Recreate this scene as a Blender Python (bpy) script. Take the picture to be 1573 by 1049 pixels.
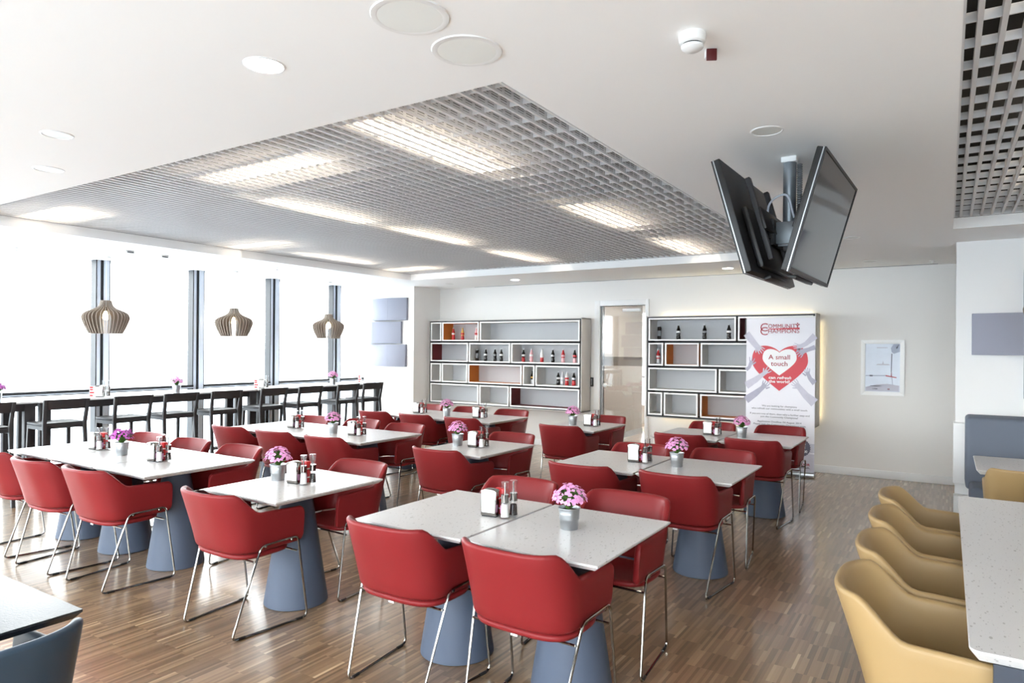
import bpy, bmesh, math, random
from mathutils import Vector, Matrix
random.seed(7)
PI = math.pi
scene = bpy.context.scene
C = scene.collection
for o in list(bpy.data.objects): bpy.data.objects.remove(o)

# ---------------------------------------------------------------- camera
F_PX, YAW, ROLL, SHIFT, CAM_H = 1045.0, 0.5692, 0.00837, 10.28, 1.61
cam = bpy.data.cameras.new('camera'); cam_o = bpy.data.objects.new('camera', cam); C.objects.link(cam_o)
cam.sensor_fit = 'HORIZONTAL'; cam.sensor_width = 36.0; cam.lens = F_PX / 1573.0 * 36.0
cam.shift_y = SHIFT / 1573.0; cam.clip_start = 0.05; cam.clip_end = 20000
fw = Vector((-math.sin(YAW), math.cos(YAW), 0)); rt = Vector((math.cos(YAW), math.sin(YAW), 0)); up = Vector((0, 0, 1))
r3 = rt * math.cos(ROLL) + up * math.sin(ROLL); u3 = up * math.cos(ROLL) - rt * math.sin(ROLL)
cam_o.matrix_world = Matrix(((r3.x, u3.x, -fw.x, 0), (r3.y, u3.y, -fw.y, 0), (r3.z, u3.z, -fw.z, CAM_H), (0, 0, 0, 1)))
scene.camera = cam_o

# ---------------------------------------------------------------- world: bright overcast sky
SKY = 3.3
world = bpy.data.worlds.new('overcast_sky'); scene.world = world; world.use_nodes = True
wn = world.node_tree; wn.nodes.clear()
wo = wn.nodes.new('ShaderNodeOutputWorld'); bg = wn.nodes.new('ShaderNodeBackground')
bg.inputs[0].default_value = (0.935, 0.97, 1.0, 1); bg.inputs[1].default_value = SKY
wn.links.new(bg.outputs[0], wo.inputs[0])
# ---------------------------------------------------------------- exposure
vs = scene.view_settings
vs.view_transform = 'Standard'; vs.look = 'None'; vs.gamma = 1.0; vs.exposure = 2.38; vs.use_curve_mapping = False
scene.cycles.use_denoising = True
scene.cycles.max_bounces = 10; scene.cycles.diffuse_bounces = 6; scene.cycles.glossy_bounces = 4
scene.cycles.transparent_max_bounces = 16; scene.cycles.transmission_bounces = 6
scene.cycles.caustics_reflective = False; scene.cycles.caustics_refractive = False
scene.cycles.sample_clamp_indirect = 6.0

# ---------------------------------------------------------------- materials
def srgb(r, g, b):
    f = lambda c: (c / 255 / 12.92) if c / 255 <= 0.04045 else ((c / 255 + 0.055) / 1.055) ** 2.4
    return (f(r), f(g), f(b), 1)
def mat(name, col, rough=0.5, metal=0.0, bump=0.0, bscale=200.0, emit=None, estr=0.0, coat=0.0, trans=0.0, ior=1.45, spec=0.5, var=0.0):
    m = bpy.data.materials.new(name); m.use_nodes = True
    n = m.node_tree.nodes; l = m.node_tree.links; p = n['Principled BSDF']
    p.inputs['Base Color'].default_value = col; p.inputs['Roughness'].default_value = rough; p.inputs['Metallic'].default_value = metal
    p.inputs['IOR'].default_value = ior; p.inputs['Specular IOR Level'].default_value = spec
    p.inputs['Coat Weight'].default_value = coat; p.inputs['Transmission Weight'].default_value = trans
    if emit: p.inputs['Emission Color'].default_value = emit; p.inputs['Emission Strength'].default_value = estr
    if bump or var:
        tc = n.new('ShaderNodeTexCoord'); ns = n.new('ShaderNodeTexNoise'); ns.inputs['Scale'].default_value = bscale; ns.inputs['Detail'].default_value = 3
        l.new(tc.outputs['Object'], ns.inputs['Vector'])
        if bump:
            b = n.new('ShaderNodeBump'); b.inputs['Strength'].default_value = bump; b.inputs['Distance'].default_value = 0.002
            l.new(ns.outputs[0], b.inputs['Height']); l.new(b.outputs[0], p.inputs['Normal'])
        if var:
            mx = n.new('ShaderNodeMix'); mx.data_type = 'RGBA'
            mx.inputs[6].default_value = tuple(c * (1 - var) for c in col[:3]) + (1,); mx.inputs[7].default_value = tuple(min(1, c * (1 + var)) for c in col[:3]) + (1,)
            l.new(ns.outputs[0], mx.inputs[0]); l.new(mx.outputs[2], p.inputs['Base Color'])
    return m
def glass_mat(name, tint=(1, 1, 1, 1), f0=0.04):
    m = bpy.data.materials.new(name); m.use_nodes = True; n = m.node_tree.nodes; l = m.node_tree.links; n.clear()
    o = n.new('ShaderNodeOutputMaterial'); t = n.new('ShaderNodeBsdfTransparent'); g = n.new('ShaderNodeBsdfGlossy'); x = n.new('ShaderNodeMixShader'); lw = n.new('ShaderNodeLayerWeight')
    t.inputs[0].default_value = tint; g.inputs['Roughness'].default_value = 0.02; lw.inputs[0].default_value = 0.5
    p = n.new('ShaderNodeMath'); p.operation = 'POWER'; p.inputs[1].default_value = 5.0; l.new(lw.outputs['Facing'], p.inputs[0])
    q = n.new('ShaderNodeMath'); q.operation = 'MULTIPLY_ADD'; q.inputs[1].default_value = 1 - f0; q.inputs[2].default_value = f0; l.new(p.outputs[0], q.inputs[0])
    l.new(q.outputs[0], x.inputs[0]); l.new(t.outputs[0], x.inputs[1]); l.new(g.outputs[0], x.inputs[2]); l.new(x.outputs[0], o.inputs[0])
    return m
def stone_mat(name, base, dark):
    m = bpy.data.materials.new(name); m.use_nodes = True; n = m.node_tree.nodes; l = m.node_tree.links; p = n['Principled BSDF']
    tc = n.new('ShaderNodeTexCoord'); mp = n.new('ShaderNodeMapping'); mp.inputs['Scale'].default_value = (1.0, 0.42, 1.0); mp.inputs['Rotation'].default_value = (0, 0, 0.6)
    l.new(tc.outputs['Object'], mp.inputs[0])
    prev = None
    for sc, th, colr in ((75.0, 0.13, dark), (30.0, 0.075, tuple(c * 0.8 for c in dark[:3]) + (1,)), (120.0, 0.10, (0.42, 0.41, 0.405, 1))):
        v = n.new('ShaderNodeTexVoronoi'); v.inputs['Scale'].default_value = sc; l.new(mp.outputs[0], v.inputs['Vector'])
        r = n.new('ShaderNodeMath'); r.operation = 'LESS_THAN'; l.new(v.outputs['Distance'], r.inputs[0])
        sx = n.new('ShaderNodeSeparateColor'); l.new(v.outputs['Color'], sx.inputs[0])
        th2 = n.new('ShaderNodeMath'); th2.operation = 'MULTIPLY'; th2.inputs[1].default_value = th * 2.2; l.new(sx.outputs[0], th2.inputs[0]); l.new(th2.outputs[0], r.inputs[1])
        f = n.new('ShaderNodeMath'); f.operation = 'MULTIPLY'; f.inputs[1].default_value = 0.75; l.new(r.outputs[0], f.inputs[0])
        x = n.new('ShaderNodeMix'); x.data_type = 'RGBA'; x.inputs[7].default_value = colr
        if prev is None: x.inputs[6].default_value = base
        else: l.new(prev, x.inputs[6])
        l.new(f.outputs[0], x.inputs[0]); prev = x.outputs[2]
    l.new(prev, p.inputs['Base Color']); p.inputs['Roughness'].default_value = 0.28
    return m
def floor_mat():
    # narrow oak strips laid in rows along Y, blocks of strips offset from their neighbours
    m = bpy.data.materials.new('oak_strip_parquet'); m.use_nodes = True; n = m.node_tree.nodes; l = m.node_tree.links; p = n['Principled BSDF']
    def mth(op, a, b=None):
        k = n.new('ShaderNodeMath'); k.operation = op
        for i, v in enumerate((a, b)):
            if v is None: continue
            if isinstance(v, (int, float)): k.inputs[i].default_value = v
            else: l.new(v, k.inputs[i])
        return k.outputs[0]
    tc = n.new('ShaderNodeTexCoord'); s = n.new('ShaderNodeSeparateXYZ'); l.new(tc.outputs['Object'], s.inputs[0])
    X, Y = s.outputs[0], s.outputs[1]
    def wnoise(a, b):
        w = n.new('ShaderNodeTexWhiteNoise'); w.noise_dimensions = '2D'; c = n.new('ShaderNodeCombineXYZ')
        l.new(a, c.inputs[0])
        if isinstance(b, (int, float)): c.inputs[1].default_value = b
        else: l.new(b, c.inputs[1])
        l.new(c.outputs[0], w.inputs['Vector']); return w.outputs['Value']
    STRIP, LEN, BLK = 0.016, 0.20, 0.16
    blk = mth('FLOOR', mth('DIVIDE', X, BLK))
    yo = mth('ADD', mth('DIVIDE', Y, LEN), wnoise(blk, 3.3))
    row = mth('FLOOR', yo); st = mth('FLOOR', mth('DIVIDE', X, STRIP))
    v1 = wnoise(st, row); v2 = wnoise(blk, row)
    val = mth('ADD', mth('MULTIPLY', v1, 0.84), mth('MULTIPLY', v2, 0.16))
    ramp = n.new('ShaderNodeValToRGB'); e = ramp.color_ramp.elements
    e[0].position = 0.0; e[0].color = srgb(108, 86, 64); e[1].position = 1.0; e[1].color = srgb(212, 186, 150)
    for pos, c in ((0.25, srgb(126, 101, 76)), (0.6, srgb(145, 118, 90)), (0.88, srgb(164, 136, 105))):
        k = e.new(pos); k.color = c
    l.new(val, ramp.inputs[0])
    ns = n.new('ShaderNodeTexNoise'); ns.inputs['Scale'].default_value = 60; mp = n.new('ShaderNodeMapping'); mp.inputs['Scale'].default_value = (6, 0.4, 1)
    l.new(tc.outputs['Object'], mp.inputs[0]); l.new(mp.outputs[0], ns.inputs['Vector'])
    mx = n.new('ShaderNodeMix'); mx.data_type = 'RGBA'; mx.blend_type = 'MULTIPLY'; mx.inputs[0].default_value = 0.2
    l.new(ramp.outputs[0], mx.inputs[6]); l.new(ns.outputs['Color'], mx.inputs[7])
    l.new(mx.outputs[2], p.inputs['Base Color'])
    p.inputs['Roughness'].default_value = 0.34; p.inputs['Coat Weight'].default_value = 0.9; p.inputs['Coat Roughness'].default_value = 0.17
    fx = mth('FRACT', mth('DIVIDE', X, STRIP)); fy = mth('FRACT', yo)
    gap = mth('MULTIPLY', mth('GREATER_THAN', fx, 0.06), mth('GREATER_THAN', fy, 0.006))
    b = n.new('ShaderNodeBump'); b.inputs['Strength'].default_value = 0.25; b.inputs['Distance'].default_value = 0.0006
    l.new(gap, b.inputs['Height']); l.new(b.outputs[0], p.inputs['Normal'])
    return m
def slotted_mat():
    # pressed metal blade with rows of thin ventilation slots
    m = bpy.data.materials.new('slotted_metal_blade'); m.use_nodes = True; n = m.node_tree.nodes; l = m.node_tree.links; p = n['Principled BSDF']
    tc = n.new('ShaderNodeTexCoord'); s = n.new('ShaderNodeSeparateXYZ'); l.new(tc.outputs['Object'], s.inputs[0])
    def mth(op, a, b):
        k = n.new('ShaderNodeMath'); k.operation = op
        for i, v in enumerate((a, b)):
            if isinstance(v, (int, float)): k.inputs[i].default_value = v
            else: l.new(v, k.inputs[i])
        return k.outputs[0]
    fz = mth('FRACT', mth('DIVIDE', s.outputs[2], 0.0125), 0); fy = mth('FRACT', mth('DIVIDE', s.outputs[1], 0.0783), 0)
    k = mth('MULTIPLY', mth('LESS_THAN', fz, 0.3), mth('GREATER_THAN', fy, 0.3))
    k = mth('MULTIPLY', k, mth('GREATER_THAN', s.outputs[2], 0.014)); k = mth('MULTIPLY', k, mth('LESS_THAN', s.outputs[2], 0.056))
    x = n.new('ShaderNodeMix'); x.data_type = 'RGBA'; x.inputs[6].default_value = (0.74, 0.74, 0.745, 1); x.inputs[7].default_value = (0.03, 0.03, 0.03, 1)
    l.new(k, x.inputs[0]); l.new(x.outputs[2], p.inputs['Base Color']); p.inputs['Roughness'].default_value = 0.45
    return m
def weave_mat(name, col, scale=260):
    m = mat(name, col, 0.9); n = m.node_tree.nodes; l = m.node_tree.links; p = n['Principled BSDF']
    tc = n.new('ShaderNodeTexCoord'); w = n.new('ShaderNodeTexMagic'); w.turbulence_depth = 2; w.inputs['Scale'].default_value = scale
    l.new(tc.outputs['Object'], w.inputs['Vector'])
    x = n.new('ShaderNodeMix'); x.data_type = 'RGBA'; x.inputs[6].default_value = tuple(c * 0.86 for c in col[:3]) + (1,); x.inputs[7].default_value = tuple(min(1, c * 1.1) for c in col[:3]) + (1,)
    l.new(w.outputs['Fac'], x.inputs[0]); l.new(x.outputs[2], p.inputs['Base Color'])
    return m

M = {}
M['wall'] = mat('white_wall_paint', (0.81, 0.79, 0.765, 1), 0.75, bump=0.05, bscale=90)
M['wallcool'] = mat('white_partition_paint', (0.83, 0.83, 0.83, 1), 0.7, bump=0.05, bscale=90)
M['ceil'] = mat('white_ceiling_paint', (0.90, 0.90, 0.895, 1), 0.8, bump=0.04, bscale=120)
M['trim'] = mat('white_gloss_trim', (0.82, 0.82, 0.82, 1), 0.4)
M['floor'] = floor_mat()
M['stone'] = stone_mat('speckled_stone', (0.575, 0.57, 0.575, 1), (0.30, 0.29, 0.285, 1))
M['red'] = mat('red_leather', (0.185, 0.0135, 0.0155, 1), 0.46, bump=0.12, bscale=420, spec=0.28)
M['tan'] = mat('mustard_leather', srgb(152, 126, 86), 0.5, bump=0.12, bscale=420)
M['blue'] = mat('slate_blue_leather', srgb(44, 62, 78), 0.42, bump=0.12, bscale=420)
M['chrome'] = mat('polished_steel', (0.31, 0.30, 0.285, 1), 0.12, 1.0)
M['brushed'] = mat('galvanised_steel', (0.42, 0.44, 0.46, 1), 0.34, 1.0, bump=0.05, bscale=300)
M['cone'] = mat('slate_blue_base', srgb(71, 81, 99), 0.55, bump=0.15, bscale=500)
M['black'] = mat('black_plastic', (0.012, 0.012, 0.013, 1), 0.45)
M['blackwood'] = mat('black_stained_wood', srgb(44, 42, 44), 0.5, bump=0.06, bscale=150)
M['barwhite'] = mat('white_bar_laminate', (0.80, 0.80, 0.80, 1), 0.2)
M['navy'] = mat('dark_navy_panel', srgb(42, 48, 60), 0.5)
M['darktop'] = mat('black_slate_tabletop', (0.02, 0.021, 0.024, 1), 0.3, bump=0.35, bscale=140)
M['alu'] = mat('pale_aluminium', srgb(196, 204, 216), 0.4)
M['gasket'] = mat('dark_gasket', (0.01, 0.011, 0.014, 1), 0.5)
M['glass'] = glass_mat('window_glass', (0.97, 0.985, 0.98, 1))
M['doorglass'] = glass_mat('smoked_door_glass', (0.80, 0.785, 0.77, 1), 0.06)
M['film'] = mat('grey_safety_film', (0.40, 0.38, 0.36, 1), 0.5)
M['bars'] = slotted_mat()
M['blade'] = mat('light_grey_metal_blade', (0.70, 0.70, 0.71, 1), 0.45)
M['void'] = mat('dark_ceiling_void', (0.02, 0.02, 0.02, 1), 0.9)
M['voidgrey'] = mat('grey_ceiling_void', (0.025, 0.025, 0.025, 1), 0.9)
M['tube'] = mat('warm_fluorescent_diffuser', (0.9, 0.85, 0.75, 1), 0.5, emit=(1.0, 0.85, 0.67, 1), estr=4.5)
M['lamp'] = mat('downlight_diffuser', (0.9, 0.9, 0.88, 1), 0.5, emit=(1.0, 0.96, 0.90, 1), estr=12.0)
M['lampoff'] = mat('unlit_diffuser', (0.72, 0.73, 0.70, 1), 0.4)
M['led'] = mat('warm_led_strip', (1, 0.9, 0.6, 1), 0.5, emit=(1.0, 0.80, 0.42, 1), estr=4.0)
M['bulb'] = mat('warm_bulb', (1, 0.9, 0.7, 1), 0.3, emit=(1.0, 0.68, 0.33, 1), estr=6.0)
M['plastic'] = mat('white_plastic', (0.80, 0.80, 0.79, 1), 0.35)
M['grille'] = mat('speaker_grille', (0.82, 0.83, 0.80, 1), 0.7, bump=0.3, bscale=900)
M['fin'] = mat('taupe_lamp_fin', srgb(126, 112, 101), 0.7)
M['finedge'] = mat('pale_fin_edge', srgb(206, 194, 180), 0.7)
M['acoustic'] = weave_mat('lilac_grey_acoustic_fabric', srgb(136, 138, 150), 300)
M['acoustic2'] = weave_mat('slate_grey_acoustic_fabric', srgb(150, 152, 166), 300)
M['bench'] = mat('slate_upholstery', srgb(100, 108, 122), 0.75, bump=0.1, bscale=350)
M['rim'] = mat('white_cubby_rim', (0.92, 0.92, 0.92, 1), 0.4)
M['case'] = mat('pale_grey_case', (0.55, 0.53, 0.50, 1), 0.5)
M['caseline'] = mat('dark_shadow_gap', (0.05, 0.05, 0.055, 1), 0.6)
M['midgrey'] = mat('mid_grey_metal', (0.20, 0.21, 0.22, 1), 0.4)
M['lining'] = mat('pale_cubby_lining', (0.60, 0.59, 0.57, 1), 0.6)
M['orange'] = mat('orange_cubby_lining', srgb(196, 118, 40), 0.55)
M['maroon'] = mat('maroon_cubby_lining', srgb(104, 30, 32), 0.55)
M['linen'] = weave_mat('grey_linen_back', (0.50, 0.51, 0.53, 1), 420)
M['gunmetal'] = mat('grey_bracket_steel', srgb(120, 126, 132), 0.4, 0.5)
M['screen'] = mat('glossy_screen', (0.012, 0.011, 0.012, 1), 0.07, spec=0.6)
M['clear'] = glass_mat('clear_acrylic', (0.97, 0.975, 0.98, 1), 0.08)
M['salt'] = mat('white_salt', (0.85, 0.85, 0.85, 1), 0.9)
M['pepper'] = mat('dark_peppercorns', (0.025, 0.018, 0.014, 1), 0.8, bump=0.8, bscale=300)
M['sauce'] = mat('red_sauce', srgb(176, 22, 28), 0.35)
M['darksauce'] = mat('dark_bottle_label', srgb(82, 20, 24), 0.4)
M['napkin'] = mat('white_napkin', (0.86, 0.86, 0.86, 1), 0.8)
M['leaf'] = mat('kalanchoe_leaf', srgb(72, 104, 46), 0.45, var=0.3, bscale=30)
M['pink'] = mat('pink_petal', srgb(222, 156, 202), 0.6, var=0.18, bscale=60)
M['magenta'] = mat('magenta_petal', srgb(190, 92, 180), 0.6, var=0.2, bscale=60)
M['soil'] = mat('potting_soil', srgb(52, 38, 28), 0.95, bump=0.8, bscale=120)
M['banner'] = mat('banner_print_ground', srgb(232, 231, 238), 0.55)
M['bannergrey'] = mat('banner_grey_print', srgb(196, 195, 208), 0.55)
M['bannerred'] = mat('banner_red_print', srgb(206, 74, 84), 0.55)
M['bannertext'] = mat('banner_dark_print', srgb(72, 70, 84), 0.55)
M['bannerdred'] = mat('banner_crimson_print', srgb(158, 34, 56), 0.55)
M['bannerwhite'] = mat('banner_white_print', (0.86, 0.86, 0.87, 1), 0.55)
M['arm1'] = mat('banner_arm_print', srgb(196, 194, 208), 0.55, var=0.14, bscale=16)
M['arm2'] = mat('banner_arm_shade_print', srgb(172, 170, 188), 0.55, var=0.14, bscale=16)
M['badge'] = mat('banner_badge_print', srgb(92, 90, 106), 0.55)
M['pblue'] = mat('poster_pale_blue', srgb(222, 230, 243), 0.4, var=0.08, bscale=9)
M['pgrey'] = mat('poster_grey_print', srgb(160, 168, 188), 0.4)
M['pdark'] = mat('poster_dark_print', srgb(74, 78, 96), 0.4)
M['pred'] = mat('poster_red_print', srgb(186, 84, 96), 0.4)
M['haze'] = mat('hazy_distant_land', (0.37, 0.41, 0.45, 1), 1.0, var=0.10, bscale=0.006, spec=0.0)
M['taupewall'] = mat('taupe_corridor_wall', srgb(132, 126, 119), 0.8)
M['cardred'] = mat('red_card_print', srgb(206, 40, 44), 0.5)

# ---------------------------------------------------------------- mesh builder
class MB:
    def __init__(s): s.v = []; s.f = []; s.mi = []; s.cur = 0
    def add(s, vs, fs):
        k = len(s.v); s.v += [tuple(v) for v in vs]; s.f += [tuple(i + k for i in f) for f in fs]; s.mi += [s.cur] * len(fs); return s
    def box(s, x0, x1, y0, y1, z0, z1):
        return s.add([(x0, y0, z0), (x1, y0, z0), (x1, y1, z0), (x0, y1, z0), (x0, y0, z1), (x1, y0, z1), (x1, y1, z1), (x0, y1, z1)],
                     [(3, 2, 1, 0), (4, 5, 6, 7), (0, 1, 5, 4), (1, 2, 6, 5), (2, 3, 7, 6), (3, 0, 4, 7)])
    def prism(s, poly, axis, a, b):
        # poly: 2D ccw points; axis 'x','y','z' = extrusion axis
        n = len(poly)
        def P(p, t): return {'z': (p[0], p[1], t), 'y': (p[0], t, p[1]), 'x': (t, p[0], p[1])}[axis]
        vs_ = [P(p, a) for p in poly] + [P(p, b) for p in poly]
        fs = [tuple(range(n))[::-1], tuple(range(n, 2 * n))] + [(i, (i + 1) % n, n + (i + 1) % n, n + i) for i in range(n)]
        if axis == 'y': fs = [f[::-1] for f in fs]
        return s.add(vs_, fs)
    def lathe(s, prof, c=(0, 0, 0), seg=24, cap0=True, cap1=True):
        vs_ = []; fs = []; n = len(prof)
        for r, z in prof:
            for k in range(seg):
                a = 2 * PI * k / seg; vs_.append((c[0] + r * math.cos(a), c[1] + r * math.sin(a), c[2] + z))
        for i in range(n - 1):
            for k in range(seg):
                k2 = (k + 1) % seg; fs.append((i * seg + k, i * seg + k2, (i + 1) * seg + k2, (i + 1) * seg + k))
        if cap0: fs.append(tuple(range(seg))[::-1])
        if cap1: fs.append(tuple((n - 1) * seg + k for k in range(seg)))
        return s.add(vs_, fs)
    def tube(s, pts, r, seg=8, closed=False):
        P = [Vector(p) for p in pts]; n = len(P); rings = []; N = None
        for i in range(n):
            if closed: t = (P[(i + 1) % n] - P[i - 1]).normalized()
            else: t = (P[min(i + 1, n - 1)] - P[max(i - 1, 0)]).normalized()
            if N is None:
                N = t.orthogonal().normalized()
            else:
                N = (N - t * N.dot(t)).normalized()
            B = t.cross(N)
            rings.append([P[i] + (N * math.cos(2 * PI * k / seg) + B * math.sin(2 * PI * k / seg)) * r for k in range(seg)])
        vs_ = [v for R in rings for v in R]; fs = []
        m = n if closed else n - 1
        off = 0
        if closed:  # align last ring with the first
            best = min(range(seg), key=lambda q: (rings[0][q] - rings[-1][0]).length); off = best
        for i in range(m):
            j = (i + 1) % n; o_ = off if (closed and i == n - 1) else 0
            for k in range(seg):
                k2 = (k + 1) % seg
                fs.append((i * seg + k, i * seg + k2, j * seg + (k2 + o_) % seg, j * seg + (k + o_) % seg))
        if not closed: fs += [tuple(range(seg))[::-1], tuple((n - 1) * seg + k for k in range(seg))]
        return s.add(vs_, fs)
    def build(s, name, m, parent=None, smooth=True, bevel=0.0, bseg=2, angle=35):
        me = bpy.data.meshes.new(name); me.from_pydata(s.v, [], s.f)
        mats = m if isinstance(m, (list, tuple)) else [m]
        for q in mats: me.materials.append(M[q] if isinstance(q, str) else q)
        me.polygons.foreach_set('material_index', s.mi)
        bm = bmesh.new(); bm.from_mesh(me)
        if bevel > 0:
            ed = [e for e in bm.edges if len(e.link_faces) == 2 and e.calc_face_angle(0) > 0.6]
            bmesh.ops.bevel(bm, geom=ed, offset=bevel, segments=bseg, profile=0.5, affect='EDGES', clamp_overlap=True)
        bmesh.ops.recalc_face_normals(bm, faces=bm.faces)
        bm.to_mesh(me); bm.free()
        if smooth:
            me.polygons.foreach_set('use_smooth', [True] * len(me.polygons)); me.set_sharp_from_angle(angle=math.radians(angle))
        me.update()
        o = bpy.data.objects.new(name, me); C.objects.link(o)
        if parent: o.parent = parent
        return o
def fillet(pts, r, closed=False, n=5):
    P = [Vector(p) for p in pts]; out = []; N = len(P)
    for i in range(N):
        if not closed and i in (0, N - 1): out.append(P[i]); continue
        a = (P[i - 1] - P[i]); b = (P[(i + 1) % N] - P[i]); la, lb = a.length, b.length; a.normalize(); b.normalize()
        d = min(r, la * 0.45, lb * 0.45); p0 = P[i] + a * d; p1 = P[i] + b * d
        for k in range(n + 1):
            t = k / n; out.append(p0 * (1 - t) ** 2 + P[i] * 2 * t * (1 - t) + p1 * t * t)
    return out
def box_o(name, b, m, parent=None, bevel=0.0): return MB().box(*b).build(name, m, parent, bevel=bevel)
def thing(name, label, cat, loc=(0, 0, 0), rz=0.0, group=None):
    o = bpy.data.objects.new(name, None); C.objects.link(o); o.location = loc; o.rotation_euler = (0, 0, rz); o.empty_display_size = 0.1
    return tag(o, label, cat, group)
def tag(o, label=None, cat=None, group=None, kind=None):
    if label: o['label'] = label
    if cat: o['category'] = cat
    if group: o['group'] = group
    if kind: o['kind'] = kind
    return o
def struct(o, label=None): return tag(o, label, None, None, 'structure')
def dup(root, loc, rz, label, group=None, scale=1.0):
    r = root.copy(); C.objects.link(r); r.location = loc; r.rotation_euler = (0, 0, rz); r.scale = (scale,) * 3; r['label'] = label
    if group: r['group'] = group
    for ch in list(root.children):
        c = ch.copy(); C.objects.link(c); c.parent = r
        for g in list(ch.children):
            d = g.copy(); C.objects.link(d); d.parent = c
    return r
def copy_part(o, parent, loc=None, rot=None):
    c = o.copy(); C.objects.link(c); c.parent = parent
    if loc is not None: c.location = loc
    if rot is not None: c.rotation_euler = rot
    return c
def text(s, size, m, parent, loc, rot=(PI / 2, 0, 0), name='lettering', align='CENTER', shear=0.0, bold=0.0, width=None):
    cu = bpy.data.curves.new('t', 'FONT'); cu.body = s; cu.size = size; cu.align_x = align; cu.align_y = 'CENTER'; cu.extrude = 0.0004; cu.shear = shear; cu.offset = bold
    cu.resolution_u = 3
    t = bpy.data.objects.new('t', cu); C.objects.link(t); bpy.context.view_layer.update()
    me = bpy.data.meshes.new_from_object(t.evaluated_get(bpy.context.evaluated_depsgraph_get()))
    bpy.data.objects.remove(t)
    if width:
        xs = [v.co.x for v in me.vertices]; k = width / (max(xs) - min(xs))
        for v in me.vertices: v.co.x *= k
    me.materials.clear(); me.materials.append(M[m]); me.name = name
    o = bpy.data.objects.new(name, me); C.objects.link(o); o.parent = parent; o.location = loc; o.rotation_euler = rot
    return o

# ---------------------------------------------------------------- the room
ZC = 2.676                         # soffit height
XW, YB, XR, YR = -8.98, 9.8, 4.6, -1.9  # window wall, shelf wall, far side wall, wall behind the camera
CO = (-7.2, -1.51, 2.27, 8.25)     # large ceiling recess
CO2 = (0.035, 2.6, 0.2, 7.03)      # second ceiling recess
PILLAR = (-7.84, 9.07)             # pillar corner
struct(MB().box(XW - 0.3, XR, YR, YB + 0.15, -0.12, 0).build('floor', 'floor', smooth=False), 'dark oak strip parquet floor with a satin shine')
cb = MB()
Z1 = ZC + 0.094
for x0, x1, y0, y1 in ((XW - 0.3, XR, YR, CO2[2]), (XW - 0.3, CO2[0], CO2[2], CO[2]), (XW - 0.3, CO[0], CO[2], CO[3]), (CO[1], CO2[0], CO[2], CO[3]),
                       (XW - 0.3, CO2[0], CO[3], YB + 0.2), (CO2[0], XR, CO2[3], YB + 0.2), (CO2[1], XR, CO2[2], CO2[3])):
    cb.box(x0, x1, y0, y1, ZC, Z1)
ceiling = struct(cb.build('ceiling', 'ceil', smooth=False), 'white plasterboard ceiling with two recessed metal grids')
for i, (c, m) in enumerate(((CO, 'voidgrey'), (CO2, 'void'))):
    v = MB(); z2 = 3.2
    v.box(c[0] - 0.05, c[1] + 0.05, c[2] - 0.05, c[3] + 0.05, z2, z2 + 0.05)
    for b in ((c[0] - 0.05, c[0] - 0.001, c[2] - 0.05, c[3] + 0.05), (c[1] + 0.001, c[1] + 0.05, c[2] - 0.05, c[3] + 0.05), (c[0], c[1], c[2] - 0.05, c[2] - 0.001), (c[0], c[1], c[3] + 0.001, c[3] + 0.05)):
        v.box(*b, Z1, z2)
    v.build('void', m, ceiling, smooth=False)
# ceiling grids: bars along Y carry cross blades along X
def grid(c, px, py, barw, barh, barmat, z):
    g = MB()
    w = 0.012
    for b in ((c[0], c[0] + w, c[2], c[3]), (c[1] - w, c[1], c[2], c[3]), (c[0] + w, c[1] - w, c[2], c[2] + w), (c[0] + w, c[1] - w, c[3] - w, c[3])): g.box(*b, z, z + barh)
    gr = g.build('grid', 'blade', ceiling, smooth=False)
    L = c[3] - c[2] - 2 * w; n = int((c[1] - c[0]) / px)
    bar = None
    for i in range(1, n + 1):
        x = c[0] + (c[1] - c[0]) * i / (n + 1) if barmat == 'bars' else c[0] + 0.055 + px * (i - 1)
        if x > c[1] - 0.03: break
        if bar is None: bar = MB().box(-barw / 2, barw / 2, 0, L, 0, barh).build('bar', barmat, gr, smooth=False); bar.location = (x, c[2] + w, z)
        else: copy_part(bar, gr, (x, c[2] + w, z))
    n = int((c[3] - c[2]) / py); bl = None
    for i in range(n):
        y = c[3] - 0.03 - py * i
        if y < c[2] + 0.03: break
        if bl is None: bl = MB().box(0, c[1] - c[0] - 2 * w, -0.004, 0.004, 0, barh - 0.014).build('blade', 'blade', gr, smooth=False); bl.location = (c[0] + w, y, z + 0.012)
        else: copy_part(bl, gr, (c[0] + w, y, z + 0.012))
grid(CO, 0.0755, 0.2365, 0.014, 0.066, 'bars', Z1 + 0.002)
grid(CO2, 0.0725, 0.24, 0.018, 0.05, 'blade', Z1 + 0.002)

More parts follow.
